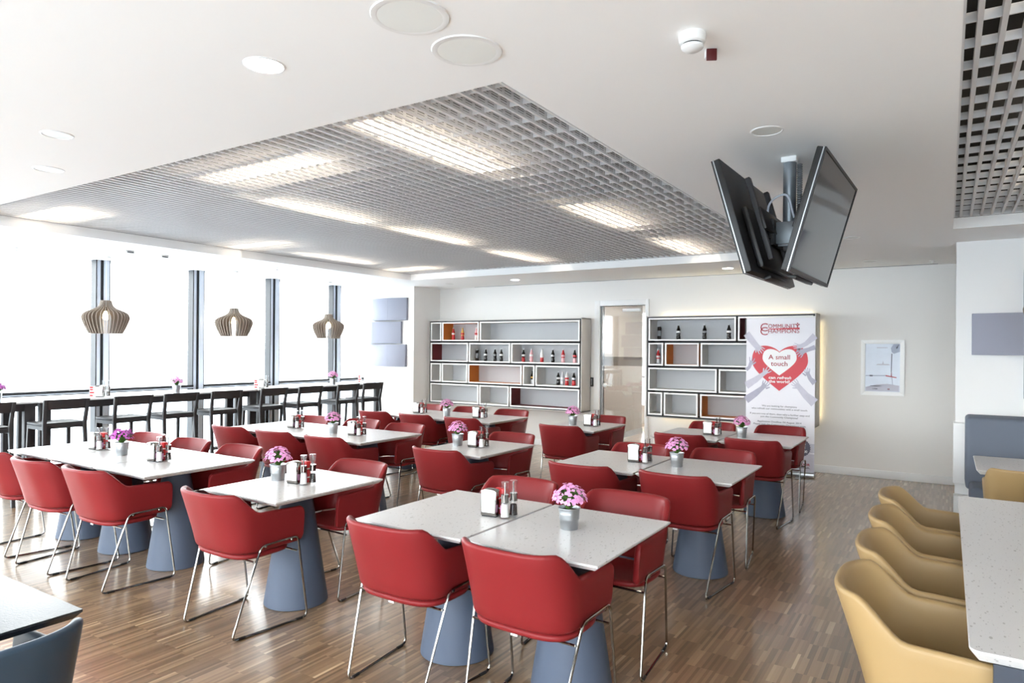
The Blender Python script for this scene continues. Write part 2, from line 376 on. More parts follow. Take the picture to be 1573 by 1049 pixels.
# walls
DOOR = (-4.613, -3.86, 2.285)
w = MB()
w.box(XW - 0.3, DOOR[0], YB, YB + 0.15, 0, Z1); w.box(DOOR[1], XR, YB, YB + 0.15, 0, Z1); w.box(DOOR[0], DOOR[1], YB, YB + 0.15, DOOR[2], Z1)
struct(w.build('wall_back', 'wall', smooth=False), 'warm white wall carrying the two bottle shelves')
struct(box_o('wall_pillar', (XW - 0.3, PILLAR[0], PILLAR[1], YB, 0, ZC), 'wall'), 'white pillar wall at the end of the window bar')
wp = struct(box_o('wall_pillar_rear', (XW - 0.3, -7.84, YR, -0.95, 0, ZC), 'wall'), 'white pillar wall at the viewer end of the windows')
for x0, x1, z0, z1, fx in ((-8.79, -7.97, 2.085, 2.48, -8.336), (-8.925, -8.10, 1.675, 2.065, -8.70), (-8.84, -7.99, 1.27, 1.66, -8.349)):
    pm = MB(); pm.prism([(x0, -0.95), (x1, -0.95), (x1, -0.90), (fx, -0.82), (x0, -0.90)], 'z', z0, z1); pm.build('acoustic_panel', 'acoustic', wp, smooth=False)
struct(MB().box(0.07, XR, 7.9, 8.05, 0, ZC).build('wall_partition', 'wallcool', smooth=False), 'white partition behind the upholstered bench')
w = MB(); w.box(XR, XR + 0.15, YR, YB + 0.2, 0, Z1)
struct(w.build('wall_side', 'wall', smooth=False), 'white side wall beyond the long table')
w = MB(); w.box(XW - 0.3, XR, YR - 0.15, YR, 2.6, Z1); w.box(XW - 0.3, -7.84, YR - 0.15, YR, 0, 2.6); w.box(2.16, XR, YR - 0.15, YR, 0, 2.6)
struct(w.build('wall_rear', 'wall', smooth=False), 'white wall with wide glazing behind the viewer')
# partition: low boxed plinth beside the bench
struct(box_o('trim_1', (0.055, 0.62, 7.745, 7.9, 0.36, 0.93), 'wallcool', bevel=0.003), 'white boxed ledge at the end of the bench')
struct(box_o('trim_2', (0.06, 0.6, 7.755, 7.9, 0, 0.235), 'wallcool'), 'white plinth under the boxed ledge')
struct(box_o('baseboard_back', (DOOR[1] + 0.06, 0.07, YB - 0.016, YB, 0, 0.10), 'trim', bevel=0.003), 'white baseboard along the shelf wall')
struct(box_o('baseboard_pillar', (-7.83, DOOR[0] - 0.09, YB - 0.016, YB, 0, 0.10), 'trim', bevel=0.003), 'white baseboard below the long shelf')
s_ = MB(); s_.box(-7.0, -0.1, 9.70, 9.72, ZC - 0.004, ZC); struct(s_.build('trim_3', 'midgrey'), 'thin ceiling slot above the shelf wall')

# window wall, bays between mullions
ms = [4.44 + 1.3 * k for k in range(-4, 4)]; edges = [-0.95 - 0.07] + ms + [PILLAR[1]]
mull = None
for i in range(len(edges) - 1):
    y0, y1 = edges[i], edges[i + 1]
    f = MB()
    f.box(XW - 0.12, XW + 0.02, y0 + 0.07, y1 - 0.07, 1.0, 1.055); f.box(XW - 0.12, XW + 0.02, y0 + 0.07, y1 - 0.07, 0.0, 0.05)
    wf = struct(f.build('window_%d' % (i + 1), 'gasket', smooth=False), 'tall window bay with a dark sill rail overlooking haze')
    for z0, z1 in ((0.05, 1.0), (1.055, ZC)):
        box_o('pane', (XW - 0.055, XW - 0.045, y0, y1, z0, z1), 'glass', wf)
    b = MB(); b.box(XW - 0.008, XW + 0.03, y0 + 0.07, y1 - 0.07, 1.012, 1.024); b.build('rail_line', 'alu', wf, smooth=False)
    if i > 0:
        a = MB()
        a.box(XW - 0.12, XW + 0.0, y0 - 0.068, y0 - 0.022, 0, ZC); a.box(XW - 0.12, XW + 0.035, y0 + 0.008, y0 + 0.068, 0, ZC)
        a.build('mullion', 'alu', wf, smooth=False)
        d = MB(); d.box(XW - 0.12, XW + 0.012, y0 - 0.022, y0 + 0.008, 0, ZC); d.box(XW - 0.12, XW + 0.006, y0 - 0.080, y0 - 0.068, 0, ZC); d.box(XW - 0.12, XW + 0.037, y0 + 0.068, y0 + 0.078, 0, ZC)
        d.build('gasket', 'gasket', wf, smooth=False)
# glazing behind the camera
for i in range(5):
    x0, x1 = -7.84 + 2.0 * i, -7.84 + 2.0 * (i + 1)
    f = MB(); f.box(x0, x0 + 0.06, YR - 0.12, YR, 0, 2.6); f.box(x0 + 0.06, x1 - 0.06, YR - 0.12, YR, 1.0, 1.05); f.box(x1 - 0.06, x1, YR - 0.12, YR, 0, 2.6)
    wf = struct(f.build('window_%d' % (20 + i), 'alu', smooth=False), 'tall window behind the viewer')
    box_o('pane', (x0, x1, YR - 0.07, YR - 0.06, 0, 2.6), 'glass', wf)
# hazy land far below and the hills at its edge
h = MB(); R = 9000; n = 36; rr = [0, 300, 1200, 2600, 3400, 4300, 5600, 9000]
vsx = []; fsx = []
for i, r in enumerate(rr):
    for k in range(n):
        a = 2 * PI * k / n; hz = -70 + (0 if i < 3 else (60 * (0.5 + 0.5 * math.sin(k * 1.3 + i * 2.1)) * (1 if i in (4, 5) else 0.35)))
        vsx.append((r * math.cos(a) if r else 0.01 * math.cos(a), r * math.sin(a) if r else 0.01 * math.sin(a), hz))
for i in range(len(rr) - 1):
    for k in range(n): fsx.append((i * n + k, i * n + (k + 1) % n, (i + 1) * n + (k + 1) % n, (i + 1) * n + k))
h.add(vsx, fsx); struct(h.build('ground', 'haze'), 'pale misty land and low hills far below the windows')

# corridor seen through the door
w = MB(); w.box(-5.1, -4.95, YB + 0.15, 12.4, 0, 2.6)
struct(w.build('wall_corridor', 'taupewall', smooth=False), 'taupe corridor wall seen through the glass door')
struct(MB().box(-4.95, -4.935, YB + 0.15, 12.4, 0, 0.1).build('baseboard_corridor', 'midgrey', smooth=False), 'grey baseboard of the corridor')
w = MB(); w.box(-2.6, -2.5, YB + 0.15, 14.0, 0, 2.6); w.box(-7.3, -7.2, YB + 0.15, 14.0, 0, 2.6); w.box(-7.3, -2.5, 14.0, 14.1, 0, 0.4); w.box(-7.3, -2.5, 14.0, 14.1, 2.4, 2.6)
struct(w.build('wall_corridor_end', 'wall', smooth=False), 'white walls of the space beyond the glass door')
struct(MB().box(-7.3, -2.5, YB + 0.15, 14.1, -0.12, 0).build('floor_corridor', 'floor', smooth=False), 'parquet beyond the glass door')
struct(MB().box(-7.3, -2.5, YB + 0.15, 14.1, 2.6, 2.65).build('trim_4', 'ceil', smooth=False), 'corridor ceiling beyond the glass door')
wf = struct(MB().box(-7.2, -2.6, 14.0, 14.06, 0.98, 1.04).build('window_40', 'alu', smooth=False), 'window at the end of the corridor'); box_o('pane', (-7.2, -2.6, 14.04, 14.05, 0.4, 2.4), 'glass', wf)
lp = thing('corridor_fill_light', 'unseen square fill light added to brighten the corridor beyond the glass door', 'ceiling light', (-3.9, 11.0, 2.57))  # added lamp, out of view, that brightens the corridor behind the glass
box_o('diffuser', (-0.3, 0.3, -0.3, 0.3, 0, 0.012), 'lamp', lp); box_o('frame', (-0.32, 0.32, -0.32, 0.32, 0.012, 0.03), 'trim', lp)
# the door
f = MB(); fw_ = 0.092
f.box(DOOR[0] - fw_, DOOR[0], YB - 0.03, YB + 0.15, 0, DOOR[2] + 0.085); f.box(DOOR[1], DOOR[1] + 0.055, YB - 0.03, YB + 0.15, 0, DOOR[2] + 0.085)
f.box(DOOR[0], DOOR[1], YB - 0.03, YB + 0.15, DOOR[2], DOOR[2] + 0.085)
door = struct(f.build('door_1', 'trim', bevel=0.004), 'white framed smoked glass door between the two shelves')
box_o('pane', (DOOR[0] + 0.02, DOOR[1] - 0.005, YB + 0.03, YB + 0.014, 0.02, DOOR[2] - 0.01), 'doorglass', door)
b = MB(); b.box(DOOR[0], DOOR[0] + 0.02, YB + 0.0, YB + 0.07, 0, DOOR[2]); b.box(DOOR[0] + 0.02, DOOR[1], YB + 0.015, YB + 0.06, 0, 0.02); b.build('seal', 'midgrey', door)
box_o('film_band', (DOOR[0] + 0.022, DOOR[1] - 0.006, YB + 0.025, YB + 0.029, 1.35, 1.49), glass_mat('film', (0.62, 0.60, 0.58, 1), 0.04), door)
box_o('closer', (-4.24, -3.95, YB - 0.02, YB + 0.03, 2.19, 2.235), 'trim', door, 0.005)
hd = MB().lathe([(0.035, 0), (0.035, 0.018)], seg=20).build('handle', 'trim', door); hd.location = (-4.54, YB + 0.03, 1.04); hd.rotation_euler = (PI / 2, 0, 0)
lv = MB().tube(fillet([(0, 0, 0.0), (0, 0, 0.055), (0.13, 0, 0.055)], 0.02), 0.011).build('lever', 'trim', hd)
rd = thing('card_reader', 'small black card reader on the wall beside the door', 'card reader', (-4.752, YB - 0.0, 1.085))
box_o('body', (-0.028, 0.028, -0.025, 0, -0.072, 0.072), 'black', rd, 0.008); box_o('strip', (-0.006, 0.006, -0.027, -0.024, -0.05, 0.05), 'brushed', rd)

# ---------------------------------------------------------------- ceiling fittings
k = 0
lightspots = [(-2.45, 3.15, 1), (-2.47, 5.55, 1), (-2.47, 7.55, 1), (-3.75, 2.95, 0), (-4.47, 4.08, 1), (-4.45, 5.6, 1), (-4.5, 7.36, 1), (-6.72, 2.97, 0), (-6.74, 5.04, 0), (-6.73, 7.73, 0), (-6.72, 6.35, 1)]
where = ['above the front pair of tables', 'above the middle pair of tables', 'above the back pair of tables', 'nearest the front edge of the grid', 'behind the crosswise front one', 'above the grid centre', 'near the back edge of the grid',
         'at the window corner of the grid', 'halfway along the window edge of the grid', 'at the far window corner of the grid', 'between the two far crosswise ones by the windows']
lightspots += [(0.78, 5.3, 1), (1.7, 3.2, 1), (1.7, 5.9, 1), (0.9, 2.4, 0)]
where += ['above the second grid over the bench table', 'above the second grid near its middle', 'above the second grid by the partition', 'above the second grid over the long table']
lt = None
for (x, y, al), wh in zip(lightspots, where):
    lab = 'warm strip light ' + wh
    if lt is None:
        lt = thing('strip_light', lab, 'strip light', (x, y, 2.97), 0, 'strip lights above the ceiling grid')
        box_o('diffuser', (-0.07, 0.07, -0.56, 0.56, 0, 0.02), 'tube', lt); box_o('housing', (-0.09, 0.09, -0.6, 0.6, 0.02, 0.09), 'trim', lt)
        t_ = MB()
        for sx in (-0.05, 0.05):
            for sy in (-0.45, 0.45): t_.tube([(sx, sy, 0.09), (sx, sy, 0.23)], 0.003, 5)
        t_.build('hanger', 'midgrey', lt)
    else: dup(lt, (x, y, 2.97), 0 if al else PI / 2, lab)
def downlight(x, y, r, lit, label):
    t = thing('downlight', label, 'downlight', (x, y, ZC), 0, 'round ceiling downlights')
    MB().lathe([(r * 0.86, -0.001), (r * 0.9, -0.004), (r, -0.002), (r, 0.0)], seg=28, cap0=False, cap1=False).build('rim', 'trim', t)
    MB().lathe([(r * 0.86, -0.0015), (r * 0.5, -0.0012), (0.001, -0.001)], seg=28, cap0=False).build('diffuser', 'lamp' if lit else 'lampoff', t)
for x, y, r, lit, lab in ((-2.19, 1.663, 0.078, 1, 'bright round downlight nearest the viewer in the white ceiling'), (-3.82, 1.663, 0.075, 0, 'dim round downlight near the front edge by the windows'), (-4.62, 1.965, 0.085, 0, 'faint flush disc at the far left of the front ceiling'),
                          (-0.746, 3.447, 0.078, 0, 'unlit round downlight beside the hanging screens'), (-2.419, 8.986, 0.075, 1, 'lit downlight above the shelf behind the banner'), (-5.679, 8.95, 0.075, 1, 'lit downlight above the long bottle shelf'),
                          (-7.806, 3.43, 0.075, 1, 'lit downlight above the window bar, nearest'), (-7.745, 6.35, 0.075, 1, 'lit downlight above the window bar, middle'), (-7.795, 8.2, 0.075, 1, 'lit downlight above the window bar, farthest'),
                          (-0.766, 7.1, 0.075, 0, 'unlit downlight behind the hanging screens'), (-0.78, 9.06, 0.075, 0, 'unlit downlight near the framed poster'), (-7.0, 9.0, 0.075, 0, 'unlit downlight beside the pillar')):
    downlight(x, y, r, lit, lab)
def speaker(x, y, label):
    t = thing('ceiling_speaker', label, 'speaker', (x, y, ZC), 0, 'round ceiling speakers'); r = 0.128
    MB().lathe([(r * 0.82, -0.004), (r * 0.85, -0.005), (r * 0.98, -0.004), (r, 0.0)], seg=36, cap0=False, cap1=False).build('rim', 'plastic', t)
    MB().lathe([(r * 0.83, -0.0042), (0.001, -0.0052)], seg=36, cap0=False).build('grille', 'grille', t)
speaker(-1.465, 1.664, 'round ceiling speaker closest to the viewer'); speaker(-1.46, 1.965, 'round ceiling speaker just in front of the grid corner')
t = thing('smoke_detector', 'white round smoke detector on the front ceiling', 'smoke detector', (-0.733, 2.26, ZC)); t.scale = (0.85, 0.85, 1.0)
MB().lathe([(0.052, 0), (0.055, -0.008), (0.05, -0.03), (0.044, -0.034)], seg=28).build('base', 'plastic', t)
MB().lathe([(0.038, -0.034), (0.038, -0.04)], seg=28).build('vent', 'black', t)
MB().lathe([(0.044, -0.04), (0.043, -0.048), (0.03, -0.056), (0.001, -0.058)], seg=28, cap0=True).build('cap', 'plastic', t)
t = thing('alarm_indicator', 'small remote alarm indicator with a dark red face', 'indicator', (-0.715, 2.41, ZC), 0.5)
box_o('base', (-0.02, 0.02, -0.012, 0.012, -0.03, 0), 'plastic', t, 0.003); box_o('face', (-0.018, 0.018, -0.02, -0.011, -0.045, -0.004), 'darksauce', t, 0.002)
def small_box(x, y, lab):
    t = thing('ceiling_sensor', lab, 'sensor', (x, y, ZC), 0, 'small sensors over the bar aisle')
    box_o('body', (-0.03, 0.03, -0.05, 0.05, -0.035, 0), 'plastic', t, 0.008); box_o('lens', (0.029, 0.032, -0.035, 0.035, -0.028, -0.012), 'midgrey', t)
small_box(-7.8, 4.14, 'smaller white sensor box on the ceiling over the bar aisle'); small_box(-7.83, 4.56, 'larger white sensor box on the ceiling over the bar aisle')
def sprinkler(x, y, lab):
    t = thing('sprinkler', lab, 'sprinkler', (x, y, ZC), 0, 'ceiling sprinklers')
    MB().lathe([(0.035, 0), (0.033, -0.006), (0.012, -0.008), (0.01, -0.035)], seg=16).build('body', 'plastic', t); MB().lathe([(0.02, -0.038), (0.02, -0.041)], seg=16).build('deflector', 'chrome', t)
sprinkler(-8.66, 3.37, 'tiny sprinkler by the nearest window'); sprinkler(-0.15, 9.35, 'tiny sprinkler above the framed poster'); sprinkler(-7.6, 6.0, 'tiny sprinkler midway along the bar aisle')

# ---------------------------------------------------------------- hanging screens
PX, PY = -0.74, 3.99
t = thing('ceiling_mount', 'grey steel ceiling pole with back to back screen brackets and cables', 'screen mount', (PX, PY, ZC))
MB().lathe([(0.028, -0.52), (0.034, -0.51), (0.034, -0.0)], seg=20).build('pole', 'gunmetal', t)
box_o('ceiling_plate', (-0.04, 0.04, -0.036, 0.036, -0.03, 0), 'plastic', t, 0.004)
cd = MB()
for q in range(26): cd.lathe([(0.011, 0), (0.015, 0.003), (0.015, 0.008), (0.011, 0.011)], (0.048, 0.02, -0.36 + q * 0.0125), 10)
cd.build('conduit', 'gunmetal', t)
MB().tube(fillet([(0.03, -0.03, -0.34), (0.0, -0.06, -0.2), (-0.1, -0.05, -0.24), (-0.12, 0.0, -0.36), (-0.05, 0.0, -0.42)], 0.08), 0.006).build('cable', 'alu', t)
MB().tube(fillet([(0.04, 0.0, -0.3), (0.12, 0.02, -0.28), (0.16, 0.0, -0.36)], 0.05), 0.005).build('cable', 'black', t)
box_o('clamp', (-0.06, 0.06, -0.05, 0.05, -0.48, -0.36), 'gunmetal', t, 0.004); box_o('collar', (-0.05, 0.05, -0.05, 0.05, -0.495, -0.48), 'gunmetal', t, 0.003)
for s in (-1, 1):
    b = MB(); b.box(min(s * 0.06, s * 0.075), max(s * 0.06, s * 0.075), -0.11, 0.11, -0.49, -0.35)
    b.box(min(s * 0.075, s * 0.16), max(s * 0.075, s * 0.16), -0.105, -0.095, -0.47, -0.36); b.box(min(s * 0.075, s * 0.16), max(s * 0.075, s * 0.16), 0.095, 0.105, -0.47, -0.36)
    b.build('bracket', 'black', t)
    k_ = MB()
    for z in (-0.46, -0.42, -0.38): k_.lathe([(0.008, 0), (0.008, 0.006)], (s * 0.078, -0.1, z), 10)
    k_.build('bolt', 'chrome', t)
    hb = MB().tube([(s * 0.1, -0.13, -0.47), (s * 0.1, 0.13, -0.47)], 0.022, 12).build('hinge', 'black', t)
def tv(cx, cy, cz, yaw, tilt, label):
    r = thing('wall_screen', label, 'screen', (cx, cy, cz)); r.rotation_euler = (0, tilt, yaw)  # local +X is the viewing side
    W, H = 1.02, 0.597
    MB().box(-0.036, 0.0, -W / 2, W / 2, -H / 2, H / 2).build('housing', 'black', r, bevel=0.006)
    b = MB()
    for q in ((-W / 2, W / 2, -H / 2, -H / 2 + 0.02), (-W / 2, W / 2, H / 2 - 0.012, H / 2), (-W / 2, -W / 2 + 0.012, -H / 2 + 0.02, H / 2 - 0.012), (W / 2 - 0.012, W / 2, -H / 2 + 0.02, H / 2 - 0.012)): b.box(0, 0.008, *q)
    b.build('bezel', 'black', r, smooth=False)
    box_o('screen', (0.0, 0.004, -W / 2 + 0.012, W / 2 - 0.012, -H / 2 + 0.02, H / 2 - 0.012), 'screen', r)
    box_o('edge_trim', (-0.006, -0.001, -W / 2 - 0.002, W / 2 + 0.002, -H / 2 - 0.002, H / 2 + 0.002), 'brushed', r)
    box_o('electronics_bulge', (-0.07, -0.036, -0.36, 0.36, -0.27, 0.06), 'black', r, 0.015)
    box_o('speaker_bar', (-0.06, -0.02, -0.22, 0.22, -H / 2 - 0.018, -H / 2), 'black', r, 0.006)
    for y in (-0.2, 0.2): box_o('mount_rail', (-0.095, -0.07, y - 0.022, y + 0.022, -0.22, 0.24), 'caseline', r, 0.004)
    box_o('mount_plate', (-0.11, -0.095, -0.24, 0.24, -0.06, 0.06), 'black', r, 0.003)
    return r
tv(-0.556, 3.99, 2.283, -0.028, 0.271, 'flat screen facing away from the windows, tilted down on a ceiling pole')
tv(-0.915, 3.945, 2.277, PI - 0.02, 0.277, 'flat screen facing the windows, seen from behind with its mount rails')

# ---------------------------------------------------------------- armchair
def make_chair(upholstery, label, cat_group):
    t = thing('armchair', label, 'chair', (0, 0, 0), 0, cat_group)
    # shell: a U-shaped upholstered band. local +y faces the table
    yf, y0 = 0.222, -0.05
    S_ARM = yf - y0
    NB, NA = 22, 8
    def plan(s, v):
        # s in [-1,1] along the band, v height 0..1 -> point and inward normal
        wv = 0.252 + 0.026 * v; bk = 0.165 + 0.108 * v ** 1.1
        def pt(q):
            a = abs(q); sg = 1 if q > 0 else -1
            if a > 0.42:
                u = (a - 0.42) / 0.58; return Vector((sg * wv, y0 + (yf - y0) * u, 0))
            ang = (a / 0.42) * PI / 2; n_ = 2.9
            return Vector((sg * wv * math.sin(ang) ** (2 / n_) if ang > 0 else 0, y0 - bk * max(0, math.cos(ang)) ** (2 / n_), 0))
        p = pt(s); d = pt(min(1, s + 0.004)) - pt(max(-1, s - 0.004)); d.normalize()
        return p, Vector((-d.y, d.x, 0))
    # even spacing along the band by arclength at mid height
    fine = [-1 + 2 * i / 400 for i in range(401)]; acc = [0.0]
    for i in range(400): acc.append(acc[-1] + (plan(fine[i + 1], 0.6)[0] - plan(fine[i], 0.6)[0]).length)
    tot = acc[-1]; NS = 60; ss = []
    targets = [tot * i / NS for i in range(NS + 1)]
    extra = [0.004, 0.010, 0.018, 0.026]
    targets = sorted(set(targets + extra + [tot - e for e in extra]))
    j = 0
    for T in targets:
        while j < 399 and acc[j + 1] < T: j += 1
        f_ = (T - acc[j]) / max(1e-9, acc[j + 1] - acc[j]); ss.append((fine[j] + (fine[j + 1] - fine[j]) * f_, T))
    th = 0.034; ZB, ZA, ZT = 0.456, 0.666, 0.801; rc = 0.030
    rings = []
    for s, T in ss:
        e = min(T, tot - T)
        k = (e - 0.30) / 0.145; k = max(0, min(1, k)); k = k * k * (3 - 2 * k)
        zt = ZA + (0.014 * (e / 0.3 if e < 0.3 else 1)) + (ZT - ZA - 0.014) * k
        cut = 0 if e > rc else rc - math.sqrt(max(0, rc * rc - (rc - e) ** 2))
        thk = th * (1 if e > 0.012 else 0.55 + 0.45 * math.sqrt(max(0, 1 - (1 - e / 0.012) ** 2)))
        zb, ztt = ZB + cut, zt - cut
        loop = []
        hr = thk / 2
        prof = []
        for q in range(7): prof.append((0.0, zb + hr + (ztt - zb - 2 * hr) * q / 6))
        for q in range(1, 6): a = PI * q / 6; prof.append((hr - hr * math.cos(a), ztt - hr + hr * math.sin(a)))
        for q in range(7): prof.append((thk, ztt - hr - (ztt - zb - 2 * hr) * q / 6))
        for q in range(1, 4): a = PI * q / 4; prof.append((hr + hr * math.cos(a), zb + hr - hr * math.sin(a)))
        for d, z in prof:
            p, nrm = plan(s, max(0, min(1.05, (z - ZB) / (ZT - ZB))))
            loop.append((p.x + nrm.x * d + 0, p.y + nrm.y * d, z))
        rings.append(loop)
    m = MB(); n = len(rings[0]); vs_ = [v for R in rings for v in R]; fs = []
    for i in range(len(rings) - 1):
        for q in range(n): q2 = (q + 1) % n; fs.append((i * n + q, i * n + q2, (i + 1) * n + q2, (i + 1) * n + q))
    fs += [tuple(range(n)), tuple((len(rings) - 1) * n + q for q in range(n))[::-1]]
    m.add(vs_, fs); m.build('backrest_shell', upholstery, t, angle=60)
    # seat pad
    m = MB(); ol = []
    N = 48
    for i in range(N):
        a = 2 * PI * i / N; ca, sa = math.cos(a), math.sin(a); e_ = 2 / 3.6
        ol.append((0.245 * math.copysign(abs(ca) ** e_, ca), (0.18 if sa > 0 else 0.195) * math.copysign(abs(sa) ** e_, sa)))
    vs_ = []; lev = [(0.90, 0.420), (0.97, 0.424), (1.0, 0.435), (0.995, 0.444), (0.965, 0.450), (0.85, 0.453), (0.45, 0.450)]
    for kx, z in lev:
        for x, y in ol: vs_.append((x * kx, y * kx, z))
    fs = []
    for i in range(len(lev) - 1):
        for q in range(N): q2 = (q + 1) % N; fs.append((i * N + q, i * N + q2, (i + 1) * N + q2, (i + 1) * N + q))
    fs += [tuple(range(N))[::-1], tuple((len(lev) - 1) * N + q for q in range(N))]
    m.add(vs_, fs); m.build('seat', upholstery, t, angle=60)
    # sled frame
    for s in (-1, 1):
        pts = [(s * 0.225, -0.236, 0.0065), (s * 0.278, 0.236, 0.0065), (s * 0.272, 0.168, 0.498), (s * 0.272, -0.085, 0.494)]
        fr = MB().tube(fillet(pts, 0.035, True), 0.0062, 8, True).build('sled_frame', 'chrome', t)
        for f_ in (0.08, 0.93):
            a = Vector(pts[0]); b = Vector(pts[1]); g = MB(); g.tube([a + (b - a) * f_ + Vector((0, 0, 0.0006)), a + (b - a) * (f_ + 0.09) + Vector((0, 0, 0.0006))] if f_ < 0.5 else [a + (b - a) * (f_ - 0.09) + Vector((0, 0, 0.0006)), a + (b - a) * f_ + Vector((0, 0, 0.0006))], 0.0078, 8)
            g.build('glide', 'black', fr)
        for y in (0.125, -0.055):
            bo = MB().lathe([(0.009, 0), (0.009, 0.010), (0.006, 0.013)], seg=10).build('bolt', 'chrome', fr); bo.rotation_euler = (0, s * PI / 2, 0); bo.location = (s * 0.262, y, 0.486)
    for y, x in ((0.160, 0.270), (-0.122, 0.258)):
        MB().tube([(-x, y, 0.413), (x, y, 0.413)], 0.006, 6).build('cross_bar', 'chrome', t)
    tg = MB().box(-0.016, 0.016, -0.181, -0.1795, 0.411, 0.421).build('care_tag', 'napkin', t)
    return t
red0 = make_chair('red', 'x', 'red armchairs around the tables')
used = {'red': False}
def put_chair(proto, key, loc, rz, label, group=None):
    if not used.get(key):
        used[key] = True; proto.location = loc; proto.rotation_euler = (0, 0, rz); proto['label'] = label
        if group: proto['group'] = group
        return proto
    return dup(proto, loc, rz, label, group)

# ---------------------------------------------------------------- dining tables
TW, TD, TZ = 0.668, 0.852, 0.74
def make_table():
    t = thing('dining_table', 'x', 'table', (0, 0, 0), 0, 'speckled stone tables in three rows')
    m = MB(); a, b = TW / 2, TD / 2; i = 0.022
    vs_ = []
    for kx, z in (((a - i), b - i), 0.712), ((a, b), 0.731), ((a, b), 0.7385), ((a - 0.0015, b - 0.0015), 0.74):
        vs_ += [(-kx[0], -kx[1], z), (kx[0], -kx[1], z), (kx[0], kx[1], z), (-kx[0], kx[1], z)]
    fs = [(3, 2, 1, 0), (12, 13, 14, 15)]
    for l_ in range(3):
        for q in range(4): q2 = (q + 1) % 4; fs.append((l_ * 4 + q, l_ * 4 + q2, l_ * 4 + 4 + q2, l_ * 4 + 4 + q))
    m.add(vs_, fs); m.build('tabletop', 'stone', t, smooth=False)
    MB().lathe([(0.188, 0.0), (0.195, 0.004), (0.195, 0.012), (0.092, 0.69), (0.092, 0.70)], seg=40).build('cone_base', 'cone', t, angle=50)
    MB().lathe([(0.20, 0.70), (0.20, 0.712)], seg=32).build('top_plate', 'black', t)
    return t
COLX = [-1.505, -2.19, -3.47, -4.795, -5.48, -6.165]
ROWY = [2.905, 4.89, 6.95]
ROWN = ['front', 'middle', 'back']
def place(r, c):
    rn = ROWN[r]
    return ['right table of the %s pair', 'left table of the %s pair', 'single table of the %s row', 'right table of the %s trio', 'centre table of the %s trio', 'window-side table of the %s trio'][c] % rn
def row_y(r, c): return [2.905, 4.92, 6.98][r] if c < 2 else [2.905, 4.87, 6.94][r]
tab0 = make_table()
tables = {}
for r in range(3):
    for c in range(6):
        lab = 'pale stone table on a slate cone, ' + place(r, c)
        tables[r, c] = put_chair(tab0, 'table', (COLX[c], row_y(r, c), 0), 0, lab)
SKIP_CHAIRS = set()
NEAR = {(0, 0): 0.326, (0, 1): 0.335, (0, 2): 0.375, (0, 3): 0.41, (0, 4): 0.44, (0, 5): 0.42, (1, 0): 0.335, (1, 1): 0.375, (1, 2): 0.35, (1, 3): 0.345, (1, 4): 0.355, (1, 5): 0.36, (2, 0): 0.335, (2, 1): 0.335, (2, 2): 0.34, (2, 3): 0.34, (2, 4): 0.36, (2, 5): 0.36}
FAR = {(0, 0): 0.443, (0, 1): 0.465, (0, 2): 0.36, (0, 3): 0.345, (0, 4): 0.34, (0, 5): 0.34, (1, 0): 0.43, (1, 1): 0.36, (1, 2): 0.385, (1, 3): 0.375, (1, 4): 0.42, (1, 5): 0.345, (2, 0): 0.47, (2, 1): 0.44, (2, 2): 0.42, (2, 3): 0.37, (2, 4): 0.37, (2, 5): 0.345}
for r in range(3):
    for c in range(6):
        for side in (0, 1):
            if (r, c, side) in SKIP_CHAIRS: continue
            dx = random.uniform(-0.012, 0.012); da = random.uniform(-0.03, 0.03)
            lab = 'red armchair on the %s side of the %s' % (('near', 'far')[side], place(r, c))
            put_chair(red0, 'red', (COLX[c] + dx, row_y(r, c) + (-NEAR[r, c] if side == 0 else FAR[r, c] - 0.012), 0), (0 if side == 0 else PI) + da, lab)

